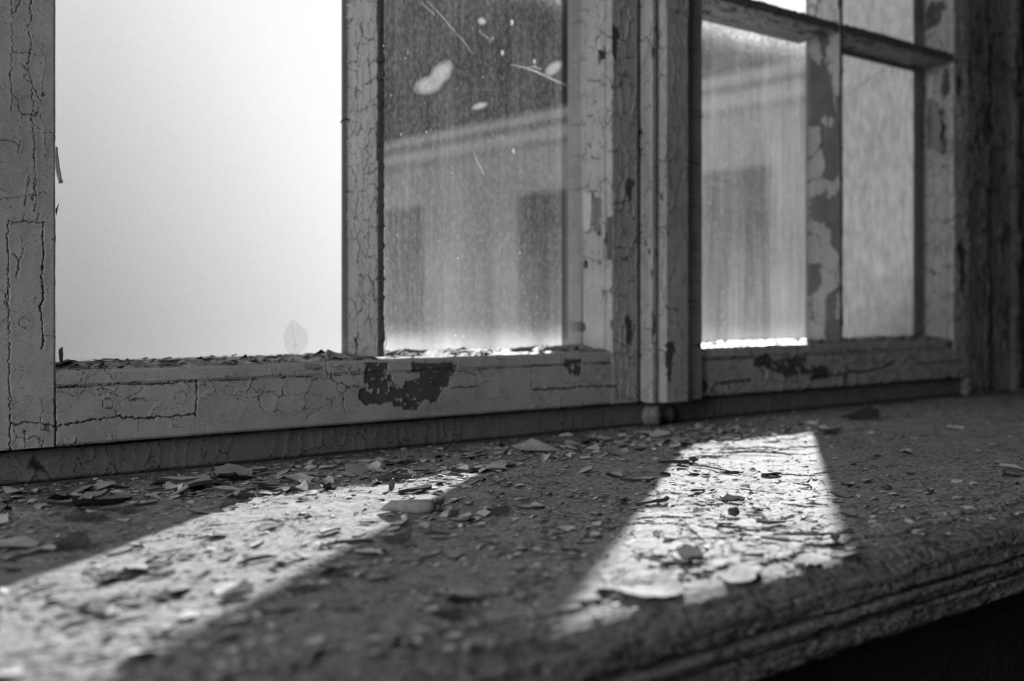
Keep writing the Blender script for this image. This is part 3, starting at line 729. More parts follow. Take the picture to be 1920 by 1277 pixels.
# sun bands on the sill, from the geometry of the light
def band(x, y):
    k = 1.3; xs = x - y * k   # where the ray over this spot crosses y = 0 along x
    if y > -.122: return None
    if xB1 + .008 < xs < xR0 - .045: return 'left'
    if xS1 + .004 < xs < xC0 - .05: return 'right'
    return None
def zone(x, y):
    b = band(x, y)
    if b == 'left': return ('far' if y > -.16 else 'mid' if y > -.24 else 'near'), 'the left sunlit band'
    if b == 'right': return ('far' if y > -.21 else 'mid' if y > -.31 else 'near'), 'the right sunlit patch'
    xs = x - y * 1.3
    if y > -.05: return 'a', ('at the foot of the left casement, below its milky pane' if x < xB0 else 'at the foot of the left casement, below its dusty pane' if x < xR0 else 'under the centre post' if x < xS1 else 'at the foot of the right casement')
    if xs < xB1: return 'b', 'on the shaded left end of the sill, ' + ('close to the casement' if y > -.1 else 'beside the sunlit band')
    if xs > xC0 - .05: return 'd', 'on the shaded sill right of the sunlit patch, ' + ('at its back' if y > -.14 else 'in its middle' if y > -.28 else 'at its front')
    side = 'nearer the left sunlit band' if xs < .5 * (xR0 + xS1) + .0 or (y > -.12 and x < .62) else 'nearer the right sunlit patch'
    if y > -.2: return 'c', 'on shaded sill towards the casements, ' + side
    return 'c', ('on shaded sill in mid board, ' if y > -.3 else 'on shaded sill by the front edge, ') + side

protos = {}
SHP = {'flat': [dict(L=1, W=w, curl=c, twist=t, thick=.05) for w, c, t in ((.7, .06, 0), (.85, .10, .1), (.6, .04, -.1), (.75, -.08, .05), (.9, .08, 0), (.55, .1, .15))],
       'curled': [dict(L=1, W=w, curl=c, twist=t, thick=.035) for w, c, t in ((.6, .55, .1), (.5, .7, -.1), (.7, .45, .2), (.8, .5, 0), (.55, -.55, .1), (.65, .8, .1))],
       'sliver': [dict(L=1, W=w, curl=c, twist=t, thick=.04) for w, c, t in ((.16, .3, .0), (.22, .2, .1), (.13, .5, .0), (.25, .1, -.1), (.18, -.2, .1))]}
for kd, lst in SHP.items(): protos[kd] = [flake_mesh('paint_flake', 100 + 17 * i + len(kd), **q) for i, q in enumerate(lst)]

# scatter: (x, y, size, kind); density follows the photograph - thick by the frame and at the near left end
cand = []
def dens(x, y):
    d = .30 if x < .55 else .20
    d += 1.6 * math.exp(-((y + .07) / .05) ** 2) * (1.0 if x < 1.0 else .5)
    d += .55 * math.exp(-((y + .12) / .06) ** 2) * (1 if x < .85 else .3)
    if x < .50: d += .45
    if y < -.20 and x < .60: d += .6
    if x > .95: d *= .6
    if x < .30 and -.20 < y < -.10: d *= .35
    return d
N_C = 13000
for k in range(N_C):
    x = rng.uniform(.0, 1.44); y = rng.uniform(-.424, -.002)
    px, py, dep = project(x, y, 0)
    if not (-60 < px < 1980 and py < 1340): continue
    clump = float(fbm(np.array([x * 22.0]), np.array([y * 40.0]), 5, 3)[0])
    if rng.random() > dens(x, y) * (0.25 + 1.6 * max(0, clump - .28)) * 1.15: continue
    s = min(.017, .0022 * math.exp(rng.gauss(.25, .66))) * (1.6 if -.13 < y < -.03 and x < .8 else .72 if x > .6 and y > -.3 else 1)
    kd = rng.choices(('flat', 'curled', 'sliver'), (.52, .22, .26))[0]
    if kd == 'sliver': s *= 1.5
    cand.append((x, y, s, kd, s / dep))
cand.sort(key=lambda q: -q[4])
VIS = [c for c in cand if 0 < project(c[0], c[1], 0)[0] < 1920 and project(c[0], c[1], 0)[1] < 1270]
IND = VIS[:262]; ids = set(map(id, IND)); REST = [c for c in cand if id(c) not in ids]
def rot_for(kd):
    # shards lie mostly along the grain of the board
    return rng.gauss(0, .75) if kd != 'sliver' else rng.gauss(0, .5)
KW = {'flat': 'flat grey paint flake', 'curled': 'curled grey paint flake', 'sliver': 'thin sliver of grey paint'}
GW = {'flat': 'flat paint flakes', 'curled': 'curled paint flakes', 'sliver': 'paint slivers'}
FL = []
for (x, y, s, kd, _) in IND:
    o = bpy.data.objects.new('paint_flake', rng.choice(protos[kd])); C.objects.link(o)
    sz = s * rng.uniform(.9, 1.1)
    o.scale = (sz, sz * rng.uniform(.8, 1.1), sz * rng.uniform(1.0, 1.7)); ra, rb, rc = rng.gauss(.02, .15), rng.gauss(0, .10), rot_for(kd); o.rotation_euler = (ra, rb, rc + rng.choice((0, math.pi)))
    o.location = (x, y, ZS + max(0, sill_h(x, y)) + .0003)
    zk, zt = zone(x, y)
    big = 'broad' if s > .0135 else 'large' if s > .0095 else 'middling' if s > .0072 else 'small'
    if kd == 'sliver': big = {'broad': 'very long', 'large': 'long', 'middling': 'shorter', 'small': 'tiny'}[big]
    if abs(ra) > .15: big = 'tilted ' + big
    if abs(rc) > .6: big = 'askew ' + big
    if zk in ('far', 'mid', 'near'):
        lab = '%s %s lying in %s, at its %s' % (big, KW[kd], zt, {'far': 'far end', 'mid': 'middle', 'near': 'near end'}[zk])
        grp = '%s %s in %s, %s part' % (big, GW[kd], zt, zk)
    else:
        lab = '%s %s lying %s' % (big, KW[kd], zt); grp = '%s %s %s' % (big, GW[kd], zt)
    tag(o, ' '.join(lab.split()[:16]), 'paint flake', ' '.join(grp.split())); FL.append((o, x, y, big, kd))

# where several would share a label, say what each lies beside
LM = [((785,962),'cocoon'), ((735,915),'upright seed husk'), ((60,980),'cobweb'), ((215,966),'long dark paint strip'), ((135,1024),'half upright dark flake'),
      ((560,922),'rolled grey flake'), ((428,955),'curled flake with bent tip'), ((745,1018),'dark raised flake'), ((688,1044),'pale bowl shaped flake'),
      ((640,1023),'dark wood splinter'), ((483,1055),'short dark splinter'), ((940,965),'dark lifted blister'), ((1058,999),'small bright paint stick'),
      ((1376,968),'lone lumpy crumb'), ((1340,883),'thin dark twig'), ((1520,1008),'dark bent twig'), ((1221,800),'rounded lump under the post'),
      ((1000,848),'large pale pointed flake'), ((1610,788),'large dark lifted flake'), ((1895,886),'pale tapering flake'), ((1215,1115),'broad pale plate'),
      ((1395,1083),'thin jagged plate'), ((1700,855),'crumpled little flake'), ((600,1212),'blurred pale chip'), ((835,1165),'blurred dark flake in shade'),
      ((255,1160),'pale flake near the lower left corner'), ((1740,928),'small dark crumb'), ((1780,806),'flat pale flake at the right')]
LMW = [(on_sill(*p), p, n) for p, n in LM]
from collections import Counter
cnt = Counter(f[0]['label'] for f in FL)
for (o, x, y, big, kd) in FL:
    if cnt[o['label']] < 2: continue
    q, p, n = min(LMW, key=lambda t: math.hypot(t[0][0] - x, t[0][1] - y))
    px, py, dep = project(x, y, 0); dx = px - p[0]; dy = (py - p[1]) * 2.2; ds = math.hypot(q[0] - x, q[1] - y)
    far = 'just ' if ds < .022 else '' if ds < .05 else 'some way '
    if abs(dx) > 2.4 * abs(dy): w_ = 'left of' if dx < 0 else 'right of'
    elif abs(dy) > 2.4 * abs(dx): w_ = 'in front of' if dy > 0 else 'behind'
    else: w_ = ('in front and ' if dy > 0 else 'behind and ') + ('left of' if dx < 0 else 'right of')
    short = {'flat': 'flat paint flake', 'curled': 'curled paint flake', 'sliver': 'sliver of paint'}[kd]
    l = '%s %s %s%s the %s' % (big, short, far, w_, n)
    o['label'] = ' '.join(l.split()[:16]); o['group'] = '%s around the %s' % ({'flat': 'flat paint flakes', 'curled': 'curled paint flakes', 'sliver': 'paint slivers'}[kd], n)

# everything smaller: one crumbly mass
def scatter_mesh(name, items, mats, low=True):
    base = []
    for kd in ('flat', 'curled', 'sliver'):
        for i, q in enumerate(SHP[kd]): base.append((kd, flake_mesh('tmp', 300 + i, rings=1, sub=2, **q)))
    bank = {}
    for kd, me in base:
        co = np.zeros(len(me.vertices) * 3, np.float32); me.vertices.foreach_get('co', co)
        bank.setdefault(kd, []).append((co.reshape(-1, 3), [tuple(p.vertices) for p in me.polygons], [p.material_index for p in me.polygons]))
    V = []; F = []; MI = []; n = 0
    for (x, y, z, s, kd, rx, ry, rz) in items:
        co, fs, mi = rng.choice(bank[kd])
        M = np.array(Matrix.Rotation(rz, 3, 'Z') @ Matrix.Rotation(ry, 3, 'Y') @ Matrix.Rotation(rx, 3, 'X'))
        c = (co * s) @ M.T + np.array([x, y, z]); V.append(c); F += [tuple(a + n for a in f) for f in fs]; MI += mi; n += len(c)
    me = bpy.data.meshes.new(name); me.from_pydata(np.concatenate(V).tolist(), [], F); me.update()
    for m in mats: me.materials.append(m)
    me.polygons.foreach_set('material_index', MI)
    for kd, b in base: bpy.data.meshes.remove(b)
    return me
items = [(x, y, ZS + max(0, sill_h(x, y)) + .0002, s, kd, rng.gauss(.02, .15), rng.gauss(0, .12), rot_for(kd)) for (x, y, s, kd, _) in REST]
for k in range(16000):          # grains
    x = rng.uniform(.0, 1.44); y = rng.uniform(-.424, -.002) if rng.random() < .5 else -.003 - abs(rng.gauss(0, .05))
    if y < -.424: continue
    px, py, dep = project(x, y, 0)
    if not (-20 < px < 1950 and py < 1290): continue
    s = .0007 * math.exp(rng.gauss(.1, .45))
    items.append((x, y, ZS + max(0, sill_h(x, y)) + .0001, s, rng.choice(('flat', 'curled', 'sliver')), rng.gauss(0, .3), rng.gauss(0, .3), rng.uniform(0, 6.28)))
me = scatter_mesh('paint_crumbs', items, (M_FLAKE, M_FLAKE2))
o = bpy.data.objects.new('paint_crumbs', me); C.objects.link(o)
tag(o, 'countless tiny paint crumbs and grit strewn over the whole window sill', 'paint crumbs', kind='stuff')

# lifted paint lying along the ledges of the casements: part of each casement
def ledge(root, u0, u1, n, seed, smax):
    global rng
    keep = rng; rng = random.Random(seed); it = []
    for k in range(n):
        x = rng.uniform(u0, u1); t = rng.random() ** .8; y = .002 + t * (YG - .006); z = ZS + LIP + (GB - LIP) * t
        kd = rng.choices(('flat', 'curled', 'sliver'), (.35, .3, .35))[0]; s = min(smax, .003 * math.exp(rng.gauss(.35, .5)))
        it.append((x, y, z + .0002, s, kd, rng.gauss(0, .12), rng.gauss(0, .08), rng.gauss(0, .4)))
    me = scatter_mesh('peeling_paint', it, (M_FLAKE, M_FLAKE2)); rng = keep
    pl = np.array(root.location); co = np.zeros(len(me.vertices) * 3, np.float32); me.vertices.foreach_get('co', co)
    me.vertices.foreach_set('co', (co.reshape(-1, 3) - pl).ravel().astype(np.float32)); me.update()
    o = bpy.data.objects.new('peeling_paint', me); C.objects.link(o); o.parent = root; o['kind'] = 'stuff'
ledge(win1, xL1 + .003, xB0 - .006, 230, 7, .016)
ledge(win1, xB1 + .006, xR0 - .003, 230, 8, .018)
ledge(win2, xS1 + .003, xC0 - .006, 220, 9, .016)
ledge(win2, xC1 + .006, xT0 - .004, 200, 10, .016)

def place(name, me, loc, rot, label=None, cat=None, parent=None, scale=None):
    o = bpy.data.objects.new(name, me); C.objects.link(o)
    if parent is not None: o.parent = parent; o.location = Vector(loc) - parent.location
    else: o.location = loc
    o.rotation_euler = rot
    if scale: o.scale = scale
    if label: tag(o, label, cat)
    return o
def ppx(dep): return dep / FPX
# hero flakes on the sill: pixel, length px, width/length, curl, rotation (deg), tilt (deg), label
HERO = [
 ((135,1030), 70, .45, .5, 15, (30,-10), 'dark pointed paint flake standing half upright on the shaded left end of the sill', M_FLAKE2),
 ((20,1030), 95, .55, .12, 25, (4,5), 'broken angular paint flake cut by the left edge, lying in shade', M_FLAKE),
 ((85,1035), 50, .5, .1, -10, (3,0), 'pale triangular paint flake beside the standing dark flake', M_PALE),
 ((215,966), 105, .22, .4, 3, (12,4), 'long dark paint strip lifted off the sill, below the casement corner', M_FLAKE2),
 ((165,980), 85, .25, .35, 6, (10,-3), 'long curled strip of paint just left of the longest dark strip', M_FLAKE2),
 ((70,991), 40, .3, .3, 5, (8,0), 'short dark curl of paint beside the grey cobweb', M_FLAKE2),
 ((218,927), 36, .45, .15, -12, (10,8), 'small pale oblong paint flake near the foot of the left casement', M_PALE),
 ((316,917), 16, .8, .1, 30, (55,10), 'tiny pale paint flake propped on edge in the litter at left', M_PALE),
 ((340,920), 16, .8, .1, -20, (50,-20), 'tiny square paint flake tilted up beside the propped one', M_PALE),
 ((428,955), 42, .5, .8, -8, (15,-15), 'dark curled paint flake with bent tip at the upper edge of the left sunlit band', M_FLAKE2),
 ((560,925), 42, .45, 1.0, -3, (6,-4), 'rolled grey paint flake lying at the rim of the left sunlit band', M_FLAKE),
 ((560,905), 66, .5, .25, -8, (10,5), 'wide arched paint flake just behind the rolled one', M_FLAKE),
 ((735,902), 85, .2, .5, 3, (4,-2), 'long dark curl of paint at the far edge of the left sunlit band', M_FLAKE2),
 ((1000,848), 98, .45, .22, -14, (16,12), 'large pale paint flake with pointed tip leaning below the left casement', M_FLAKE),
 ((925,884), 66, .18, .2, 2, (3,0), 'long flat paint strip at the far tip of the left sunlit band', M_PALE),
 ((745,1018), 62, .42, .35, 22, (14,-14), 'dark raised paint flake at the right rim of the left sunlit band', M_FLAKE2),
 ((688,1044), 60, .42, .55, -4, (-4,3), 'pale bowl shaped paint flake in front of the dark raised flake', M_PALE),
 ((825,1012), 40, .16, .3, 0, (0,0), 'short rolled grey paint strip in the shade right of the sunlit band', M_FLAKE),
 ((822,1005), 58, .14, .4, 5, (10,3), 'slim black paint sliver behind the short rolled strip', M_FLAKE2),
 ((768,1056), 56, .2, .25, 4, (2,2), 'ragged pale paint strip in shade near the middle of the sill', M_FLAKE),
 ((940,965), 42, .5, .3, 22, (18,-12), 'dark lifted paint blister right of the sunlit band', M_FLAKE2),
 ((985,955), 50, .3, .1, 10, (5,3), 'thin layered paint strip beside the dark lifted blister', M_FLAKE),
 ((1058,999), 26, .2, .2, -4, (0,0), 'small bright stick of paint between both sunlit areas', M_PALE),
 ((1265,872), 64, .2, .5, 4, (8,2), 'dark curled paint flake at the far left corner of the right sunlit patch', M_FLAKE2),
 ((1225,818), 78, .25, .2, -22, (8,3), 'pale oblong paint flake below the centre post', M_FLAKE),
 ((1555,815), 70, .3, .4, 2, (14,3), 'big dark paint flake just right of the far corner of the right sunlit patch', M_FLAKE2),
 ((1610,788), 90, .35, .3, 4, (10,-6), 'large dark lifted paint flake below the right casement rail', M_FLAKE2),
 ((1780,806), 52, .35, .15, -5, (4,5), 'flat pale paint flake towards the right end of the sill', M_FLAKE),
 ((1895,886), 60, .4, .2, -12, (8,6), 'pale tapering paint flake at the right edge, tip raised', M_PALE),
 ((1892,897), 44, .35, .4, 5, (8,2), 'dark ragged paint flake under the pale tapering one', M_FLAKE2),
 ((1410,1050), 48, .26, .4, -3, (6,2), 'dark flat chip at the near end of the right sunlit patch', M_FLAKE2),
 ((1372,997), 54, .16, .4, -2, (8,2), 'thin dark paint curl in the middle of the right sunlit patch', M_FLAKE2),
 ((1172,1107), 34, .3, .2, -8, (4,2), 'blurred dark chip at the near left end of the right sunlit patch', M_FLAKE2),
 ((1700,855), 34, .4, .6, 8, (12,8), 'crumpled little paint flake standing on the shaded right part', M_FLAKE),
 ((560,1110), 60, .3, .2, 10, (5,-5), 'blurred angular paint flake in the near part of the left sunlit band', M_FLAKE2),
 ((255,1160), 75, .4, .2, 30, (8,-8), 'blurred pale paint flake near the lower left corner', M_PALE),
 ((150,1150), 70, .3, .3, -5, (6,3), 'blurred dark paint flake at the lower left, in the sun', M_FLAKE2),
 ((835,1165), 64, .5, .5, 5, (8,5), 'blurred dark paint flake in the shade near the front edge', M_FLAKE2),
 ((590,1212), 40, .5, .2, 20, (8,-6), 'blurred pale chip in shade close to the bottom of the view', M_PALE),
 ((700,1215), 38, .6, .2, 35, (8,6), 'second blurred pale chip right of the first, close to the bottom', M_PALE),
 ((605,1110), 0, 0, 0, 0, 0, '', None),
]
for i, (p, L, wr, cu, rz, tl, lab, mt) in enumerate(HERO):
    if not L: continue
    x, y = on_sill(*p); dep = CA * x + SA * (y + DW); Lm = L * ppx(dep) * 1.12
    me = flake_mesh('paint_flake', 900 + i, L=Lm, W=Lm * wr * 1.25, curl=cu, twist=.12, thick=.0005, rings=3, sub=4, mats=(mt, M_FLAKE2 if mt is not M_FLAKE2 else M_FLAKE2))
    # long side across the line of sight as in the photograph: mostly parallel to the front of the view
    base = -(math.pi / 2 - A)
    place('paint_flake', me, (x, y, ZS + max(0, sill_h(x, y)) + .0006 + Lm * wr * .3 * abs(math.sin(math.radians(tl[0])))), (math.radians(tl[0]), math.radians(tl[1]), base + math.radians(rz)), lab, 'paint flake')

# broad plates of paint lifting off the board near its front edge
PL = [([(1150,1118),(1190,1094),(1228,1086),(1255,1092),(1286,1113),(1268,1121),(1240,1131),(1205,1133)], 'broad pale plate of paint lifting at the near end of the right sunlit patch'),
      ([(1345,1085),(1380,1072),(1425,1070),(1432,1078),(1405,1097),(1370,1096)], 'thin jagged plate of paint near the front edge, inside the right sunlit patch'),
      ([(1490,1058),(1520,1046),(1550,1050),(1562,1058),(1530,1064)], 'small bright plate of paint by the right near corner of the sunlit patch')]
for pts, lab in PL:
    P = [on_sill(*q) for q in pts]; cx = sum(p[0] for p in P) / len(P); cy = sum(p[1] for p in P) / len(P)
    me = flake_mesh('paint_plate', len(lab), L=.03, W=.03, curl=.012, thick=.0005, rings=4, sub=6, pts=[(a - cx, b - cy) for a, b in P], mats=(M_SILL, M_SILL))
    place('paint_plate', me, (cx, cy, ZS + max(0, sill_h(cx, cy)) + .0002), (0, 0, 0), lab, 'paint flake')

# ------------------------------------------------------------------ twigs, cocoon, dead fly, seed, cobweb, lumps
def tube(pts, rads, seg=8, close=True):
    bm = bmesh.new(); rings = []
    P = [Vector(p) for p in pts]
    for i, p in enumerate(P):
        t = (P[min(i + 1, len(P) - 1)] - P[max(i - 1, 0)]).normalized(); a = t.orthogonal() if abs(t.z) > .9 else t.cross(Vector((0, 0, 1))).normalized(); a.normalize(); b = t.cross(a)
        rings.append([bm.verts.new(p + (a * math.cos(6.2832 * k / seg) + b * math.sin(6.2832 * k / seg)) * rads[i]) for k in range(seg)])
    for q in range(len(rings) - 1):
        for k in range(seg): bm.faces.new((rings[q][k], rings[q][(k + 1) % seg], rings[q + 1][(k + 1) % seg], rings[q + 1][k]))
    bm.faces.new(rings[0][::-1]); bm.faces.new(rings[-1])
    bmesh.ops.recalc_face_normals(bm, faces=bm.faces)
    return bm
def bm_obj(name, bm, mat, parent=None, label=None, cat=None, kind=None, org=None, smooth=True):
    me = bpy.data.meshes.new(name)
    if org is not None: bmesh.ops.translate(bm, verts=bm.verts, vec=-Vector(org))
    bm.to_mesh(me); bm.free(); me.materials.append(mat); me.polygons.foreach_set('use_smooth', [smooth] * len(me.polygons))
    o = bpy.data.objects.new(name, me); C.objects.link(o)
    if org is not None and parent is None: o.location = org
    if parent is not None: o.parent = parent
    if label: tag(o, label, cat)
    if kind: o['kind'] = kind
    return o
def S(px, py, up=0.0):
    x, y = on_sill(px, py); return (x, y, ZS + max(0, sill_h(x, y)) + up)
def twig(name, px, rad, mat, label, cat):
    P = [S(a, b, rad + q) for a, b, q in px]
    rr = [rad * (.55 if i in (0, len(P) - 1) else 1.0) for i in range(len(P))]
    bm = tube(P, rr); return bm_obj(name, bm, mat, None, label, cat, org=P[0])
twig('twig', [(1295,875,0),(1320,877,.0006),(1345,883,.001),(1368,888,.0008),(1390,893,0)], .0006, M_DARK, 'thin dark twig lying across the far part of the right sunlit patch', 'twig')
twig('twig', [(1450,1007,0),(1490,1008,.001),(1530,1009,.001),(1570,1006,.0006),(1600,1004,0)], .0007, M_DARK, 'dark bent twig reaching out of the right sunlit patch into shade', 'twig')
twig('twig', [(1345,851,0),(1390,850,.0005),(1430,850,.0005),(1482,853,0)], .0006, M_DARK, 'straight dark twig at the far edge of the right sunlit patch', 'twig')
twig('twig', [(1240,968,0),(1275,973,.0003),(1325,1022,0)], .0004, M_DARK, 'hair thin dark stalk in the middle of the right sunlit patch', 'twig')
twig('wood_splinter', [(600,1028,0),(640,1023,.0008),(680,1020,.0006),(700,1018,0)], .0009, M_DARK, 'dark wood splinter lying in the left sunlit band', 'splinter')
twig('wood_splinter', [(445,1063,0),(470,1058,.0008),(500,1050,.0006),(520,1046,0)], .0010, M_DARK, 'short dark splinter left of the middle of the left sunlit band', 'splinter')

# crumb of bark in the right patch
def lump(name, px, r, seed, mat, label, cat, sq=.7, parent=None):
    bm = bmesh.new(); bmesh.ops.create_icosphere(bm, subdivisions=3, radius=1); rr = random.Random(seed); ph = [rr.uniform(0, 6) for _ in range(6)]
    for v in bm.verts:
        d = v.co.normalized(); k = 1 + .22 * math.sin(3.1 * d.x + ph[0]) * math.sin(4 * d.y + ph[1]) + .14 * math.sin(8 * d.z + ph[2]) * math.sin(7 * d.x + ph[3]) + .06 * math.sin(17 * d.y + ph[4])
        v.co = Vector((d.x * k * r, d.y * k * r, d.z * k * r * sq))
    mn = min(v.co.z for v in bm.verts); p = Vector(S(*px)) - Vector((0, 0, mn)); bmesh.ops.translate(bm, verts=bm.verts, vec=p)
    return bm_obj(name, bm, mat, parent, label, cat, org=p)
lump('bark_crumb', (1376,968), .0028, 3, M_DARK, 'dark lumpy crumb alone in the middle of the right sunlit patch', 'crumb', .8)
lump('bark_crumb', (1567,1021), .0020, 5, M_DARK, 'dark round crumb just right of the sunlit patch', 'crumb', .9)
lump('bark_crumb', (1300,868), .0030, 6, M_DARK, 'dark crumb at the far left corner of the right sunlit patch', 'crumb', .6)
lump('bark_crumb', (849,970), .0026, 8, M_DARK, 'dark crumb in shade just right of the dead fly', 'crumb', .6)
lump('bark_crumb', (1740,928), .0022, 9, M_DARK, 'small dark crumb on the shaded right part of the sill', 'crumb', .6)
lump('bark_crumb', (1663,918), .0026, 12, M_DARK, 'dark clod on the shaded sill left of the lifting shell', 'crumb', .5)
lump('paint_lump', (1221,800), .0085, 21, M_FRAME, 'rounded grey lump of crusted paint under the centre post', 'lump', 1.0)
lump('paint_lump', (1254,793), .0062, 22, M_FRAME, 'smaller knobby lump right beside the rounded one under the post', 'lump', 1.2)
lump('pebble', (760,976), .0021, 31, M_PALE, 'pale small pebble in front of the dried cocoon', 'pebble', .7)

# dried cocoon with the dead fly at its end
P = [S(715,962,.0016), S(735,960,.0030), S(760,962,.0034), S(785,963,.0034), S(803,963,.0034), S(815,962,.0030)]
bm_obj('cocoon', tube(P, [.0008, .0030, .0036, .0038, .0036, .0024], 14), M_COCOON, None, 'pale papery cocoon tube lying in the left sunlit band', 'cocoon', org=P[0])
fx = Vector(S(819, 956, .0035)); fly = empty('dead_fly', fx); tag(fly, 'dead fly with folded glassy wings at the right end of the cocoon', 'fly')
def ell(name, c, r, rot, mat, parent):
    bm = bmesh.new(); bmesh.ops.create_uvsphere(bm, u_segments=16, v_segments=10, radius=1)
    bmesh.ops.transform(bm, matrix=Matrix.Translation(c) @ Matrix.Rotation(rot, 4, 'Z') @ Matrix.Diagonal((*r, 1)), verts=bm.verts)
    return bm_obj(name, bm, mat, parent)
ell('abdomen', (.0022, -.0006, .0008), (.0034, .0020, .0020), .6, M_BUG, fly)
ell('thorax', (-.0012, -.0014, .0008), (.0019, .0017, .0017), .3, M_BUG, fly)
ell('head', (-.0032, -.0018, .0004), (.0010, .0013, .0012), 0, M_BUG, fly)
for a, b in (((-.0005, 0, .002), (-.003, .004, .0085)), ((0, -.0012, .002), (.001, .002, .0095))):
    a = Vector(a); b = Vector(b); t = (b - a).normalized(); sd = t.cross(Vector((.5, -1, 0))).normalized()
    bm = bmesh.new(); top = []; 
    for k in range(9):
        u = k / 8; wd = .0016 * math.sin(math.pi * min(1, u * .85 + .12)) ** .7; p = a + (b - a) * u
        top.append((bm.verts.new(p - sd * wd), bm.verts.new(p + sd * wd)))
    for k in range(8): bm.faces.new((top[k][0], top[k + 1][0], top[k + 1][1], top[k][1]))
    bmesh.ops.solidify(bm, geom=list(bm.faces), thickness=.00008)
    bm_obj('wing', bm, M_STAIN, fly)
for k in range(6):
    s_ = -1 if k % 2 else 1; x0 = -.002 + .0012 * (k // 2)
    P = [(x0, -.0012 + s_ * .0008, .0002), (x0 + .0006, -.001 + s_ * .003, .0016), (x0 + .001, -.001 + s_ * .004, -.0030)]
    bm_obj('leg', tube(P, [.0002, .0002, .00012], 5), M_DARK, fly)
# upright seed husk
x, y, z = S(735, 920)
bm = bmesh.new(); bmesh.ops.create_uvsphere(bm, u_segments=20, v_segments=12, radius=1)
bmesh.ops.transform(bm, matrix=Matrix.Rotation(.5, 4, 'Z') @ Matrix.Rotation(.25, 4, 'Y') @ Matrix.Diagonal((.0028, .0012, .0038, 1)), verts=bm.verts)
for v in bm.verts:
    if v.co.y < 0: v.co.y *= .35
bm_obj('seed_husk', bm, M_BUG, None, 'oval dark seed husk standing upright in the left sunlit band', 'seed husk', org=(0, 0, 0)).location = (x, y, z + .0032)

# cobweb: fine threads over dust at the left end
r2 = random.Random(5); cu = bpy.data.curves.new('cobweb', 'CURVE'); cu.dimensions = '3D'; cu.bevel_depth = .00007; cu.bevel_resolution = 0; cu.resolution_u = 3
for k in range(120):
    px = r2.gauss(45, 34); py = r2.gauss(985, 9); x, y = on_sill(px, py); ln = r2.uniform(.006, .022); a = r2.gauss(0, .6)
    sp = cu.splines.new('POLY'); sp.points.add(6); bend = r2.uniform(-.5, .5); hh = r2.uniform(.001, .006)
    for q in range(7):
        u = q / 6; sp.points[q].co = (x + ln * (u - .5) * math.cos(a + bend * u), y + ln * (u - .5) * math.sin(a + bend * u), ZS + .0006 + hh * math.sin(math.pi * u) + r2.uniform(0, .0004), 1)
for (pts) in ([(140,962),(146,955),(150,948)], [(205,970),(212,974),(228,972),(234,962)], [(130,965),(137,962),(140,957)]):
    sp = cu.splines.new('POLY'); sp.points.add(len(pts) - 1)
    for q, (a, b) in enumerate(pts): x, y = on_sill(a, b); sp.points[q].co = (x, y, ZS + .002 + .001 * q, 1)
cu.materials.append(M_WEB); o = bpy.data.objects.new('cobweb', cu); C.objects.link(o)
tag(o, 'tangled grey cobweb on the shaded left end of the sill', 'cobweb', kind='stuff')

# ------------------------------------------------------------------ marks and curls that belong to the casements
def wp(px, py, y): x, z = on_y(px, py, y); return Vector((x, y, ZS + z))
def on_face(px, py, x): y, z = on_x(px, py, x); return Vector((x, y, ZS + z))
def strip_on(name, pts, thick, mat, parent, bow=0.0, out=(0, -1, 0), n=4):
    """a chip outlined on a surface, given thickness and a bow away from it"""
    out = Vector(out); c = sum(pts, Vector()) / len(pts); bm = bmesh.new(); f = bm.faces.new([bm.verts.new(p) for p in pts])
    bmesh.ops.triangulate(bm, faces=bm.faces); bmesh.ops.subdivide_edges(bm, edges=bm.edges, cuts=n, use_grid_fill=True)
    R_ = max((p - c).length for p in pts)
    for v in bm.verts: v.co += out * (bow * (((v.co - c).length / R_) ** 2))
    r = bmesh.ops.solidify(bm, geom=list(bm.faces), thickness=thick)
    bmesh.ops.recalc_face_normals(bm, faces=bm.faces)
    return bm_obj(name, bm, mat, parent, org=parent.location)
L_ = win1
# splinter and snags along the left stile edge
def pchip(name, px, y, parent, mat=M_FLAKE, th=.0006, bow=.002, out=(0, -1, 0)):
    return strip_on(name, [wp(a, b, y) for a, b in px], th, mat, parent, bow, out)
pchip('paint_splinter', [(102,275),(106,278),(116,343),(109,345),(104,318)], -.0006, win1)
pchip('paint_splinter', [(104,392),(109,382),(107,396),(104,404)], -.0006, win1, M_FLAKE2)
pchip('paint_splinter', [(109,655),(115,650),(118,664),(116,678),(111,680)], .012, win1, M_FLAKE)
# the curled shell of paint on the ledge left of the glazing bar
pchip('paint_curl', [(607,664),(612,657),(640,664),(662,676),(640,682),(618,680)], .010, win1, M_FLAKE, .0005, .004, (0, -1, .6))
pchip('paint_curl', [(566,682),(578,680),(600,688),(590,691),(570,689)], .0, win1, M_FLAKE, .0005, .001)
pchip('paint_curl', [(612,680),(625,684),(640,682),(630,687),(618,686)], -.001, win1, M_FLAKE, .0005, .001)
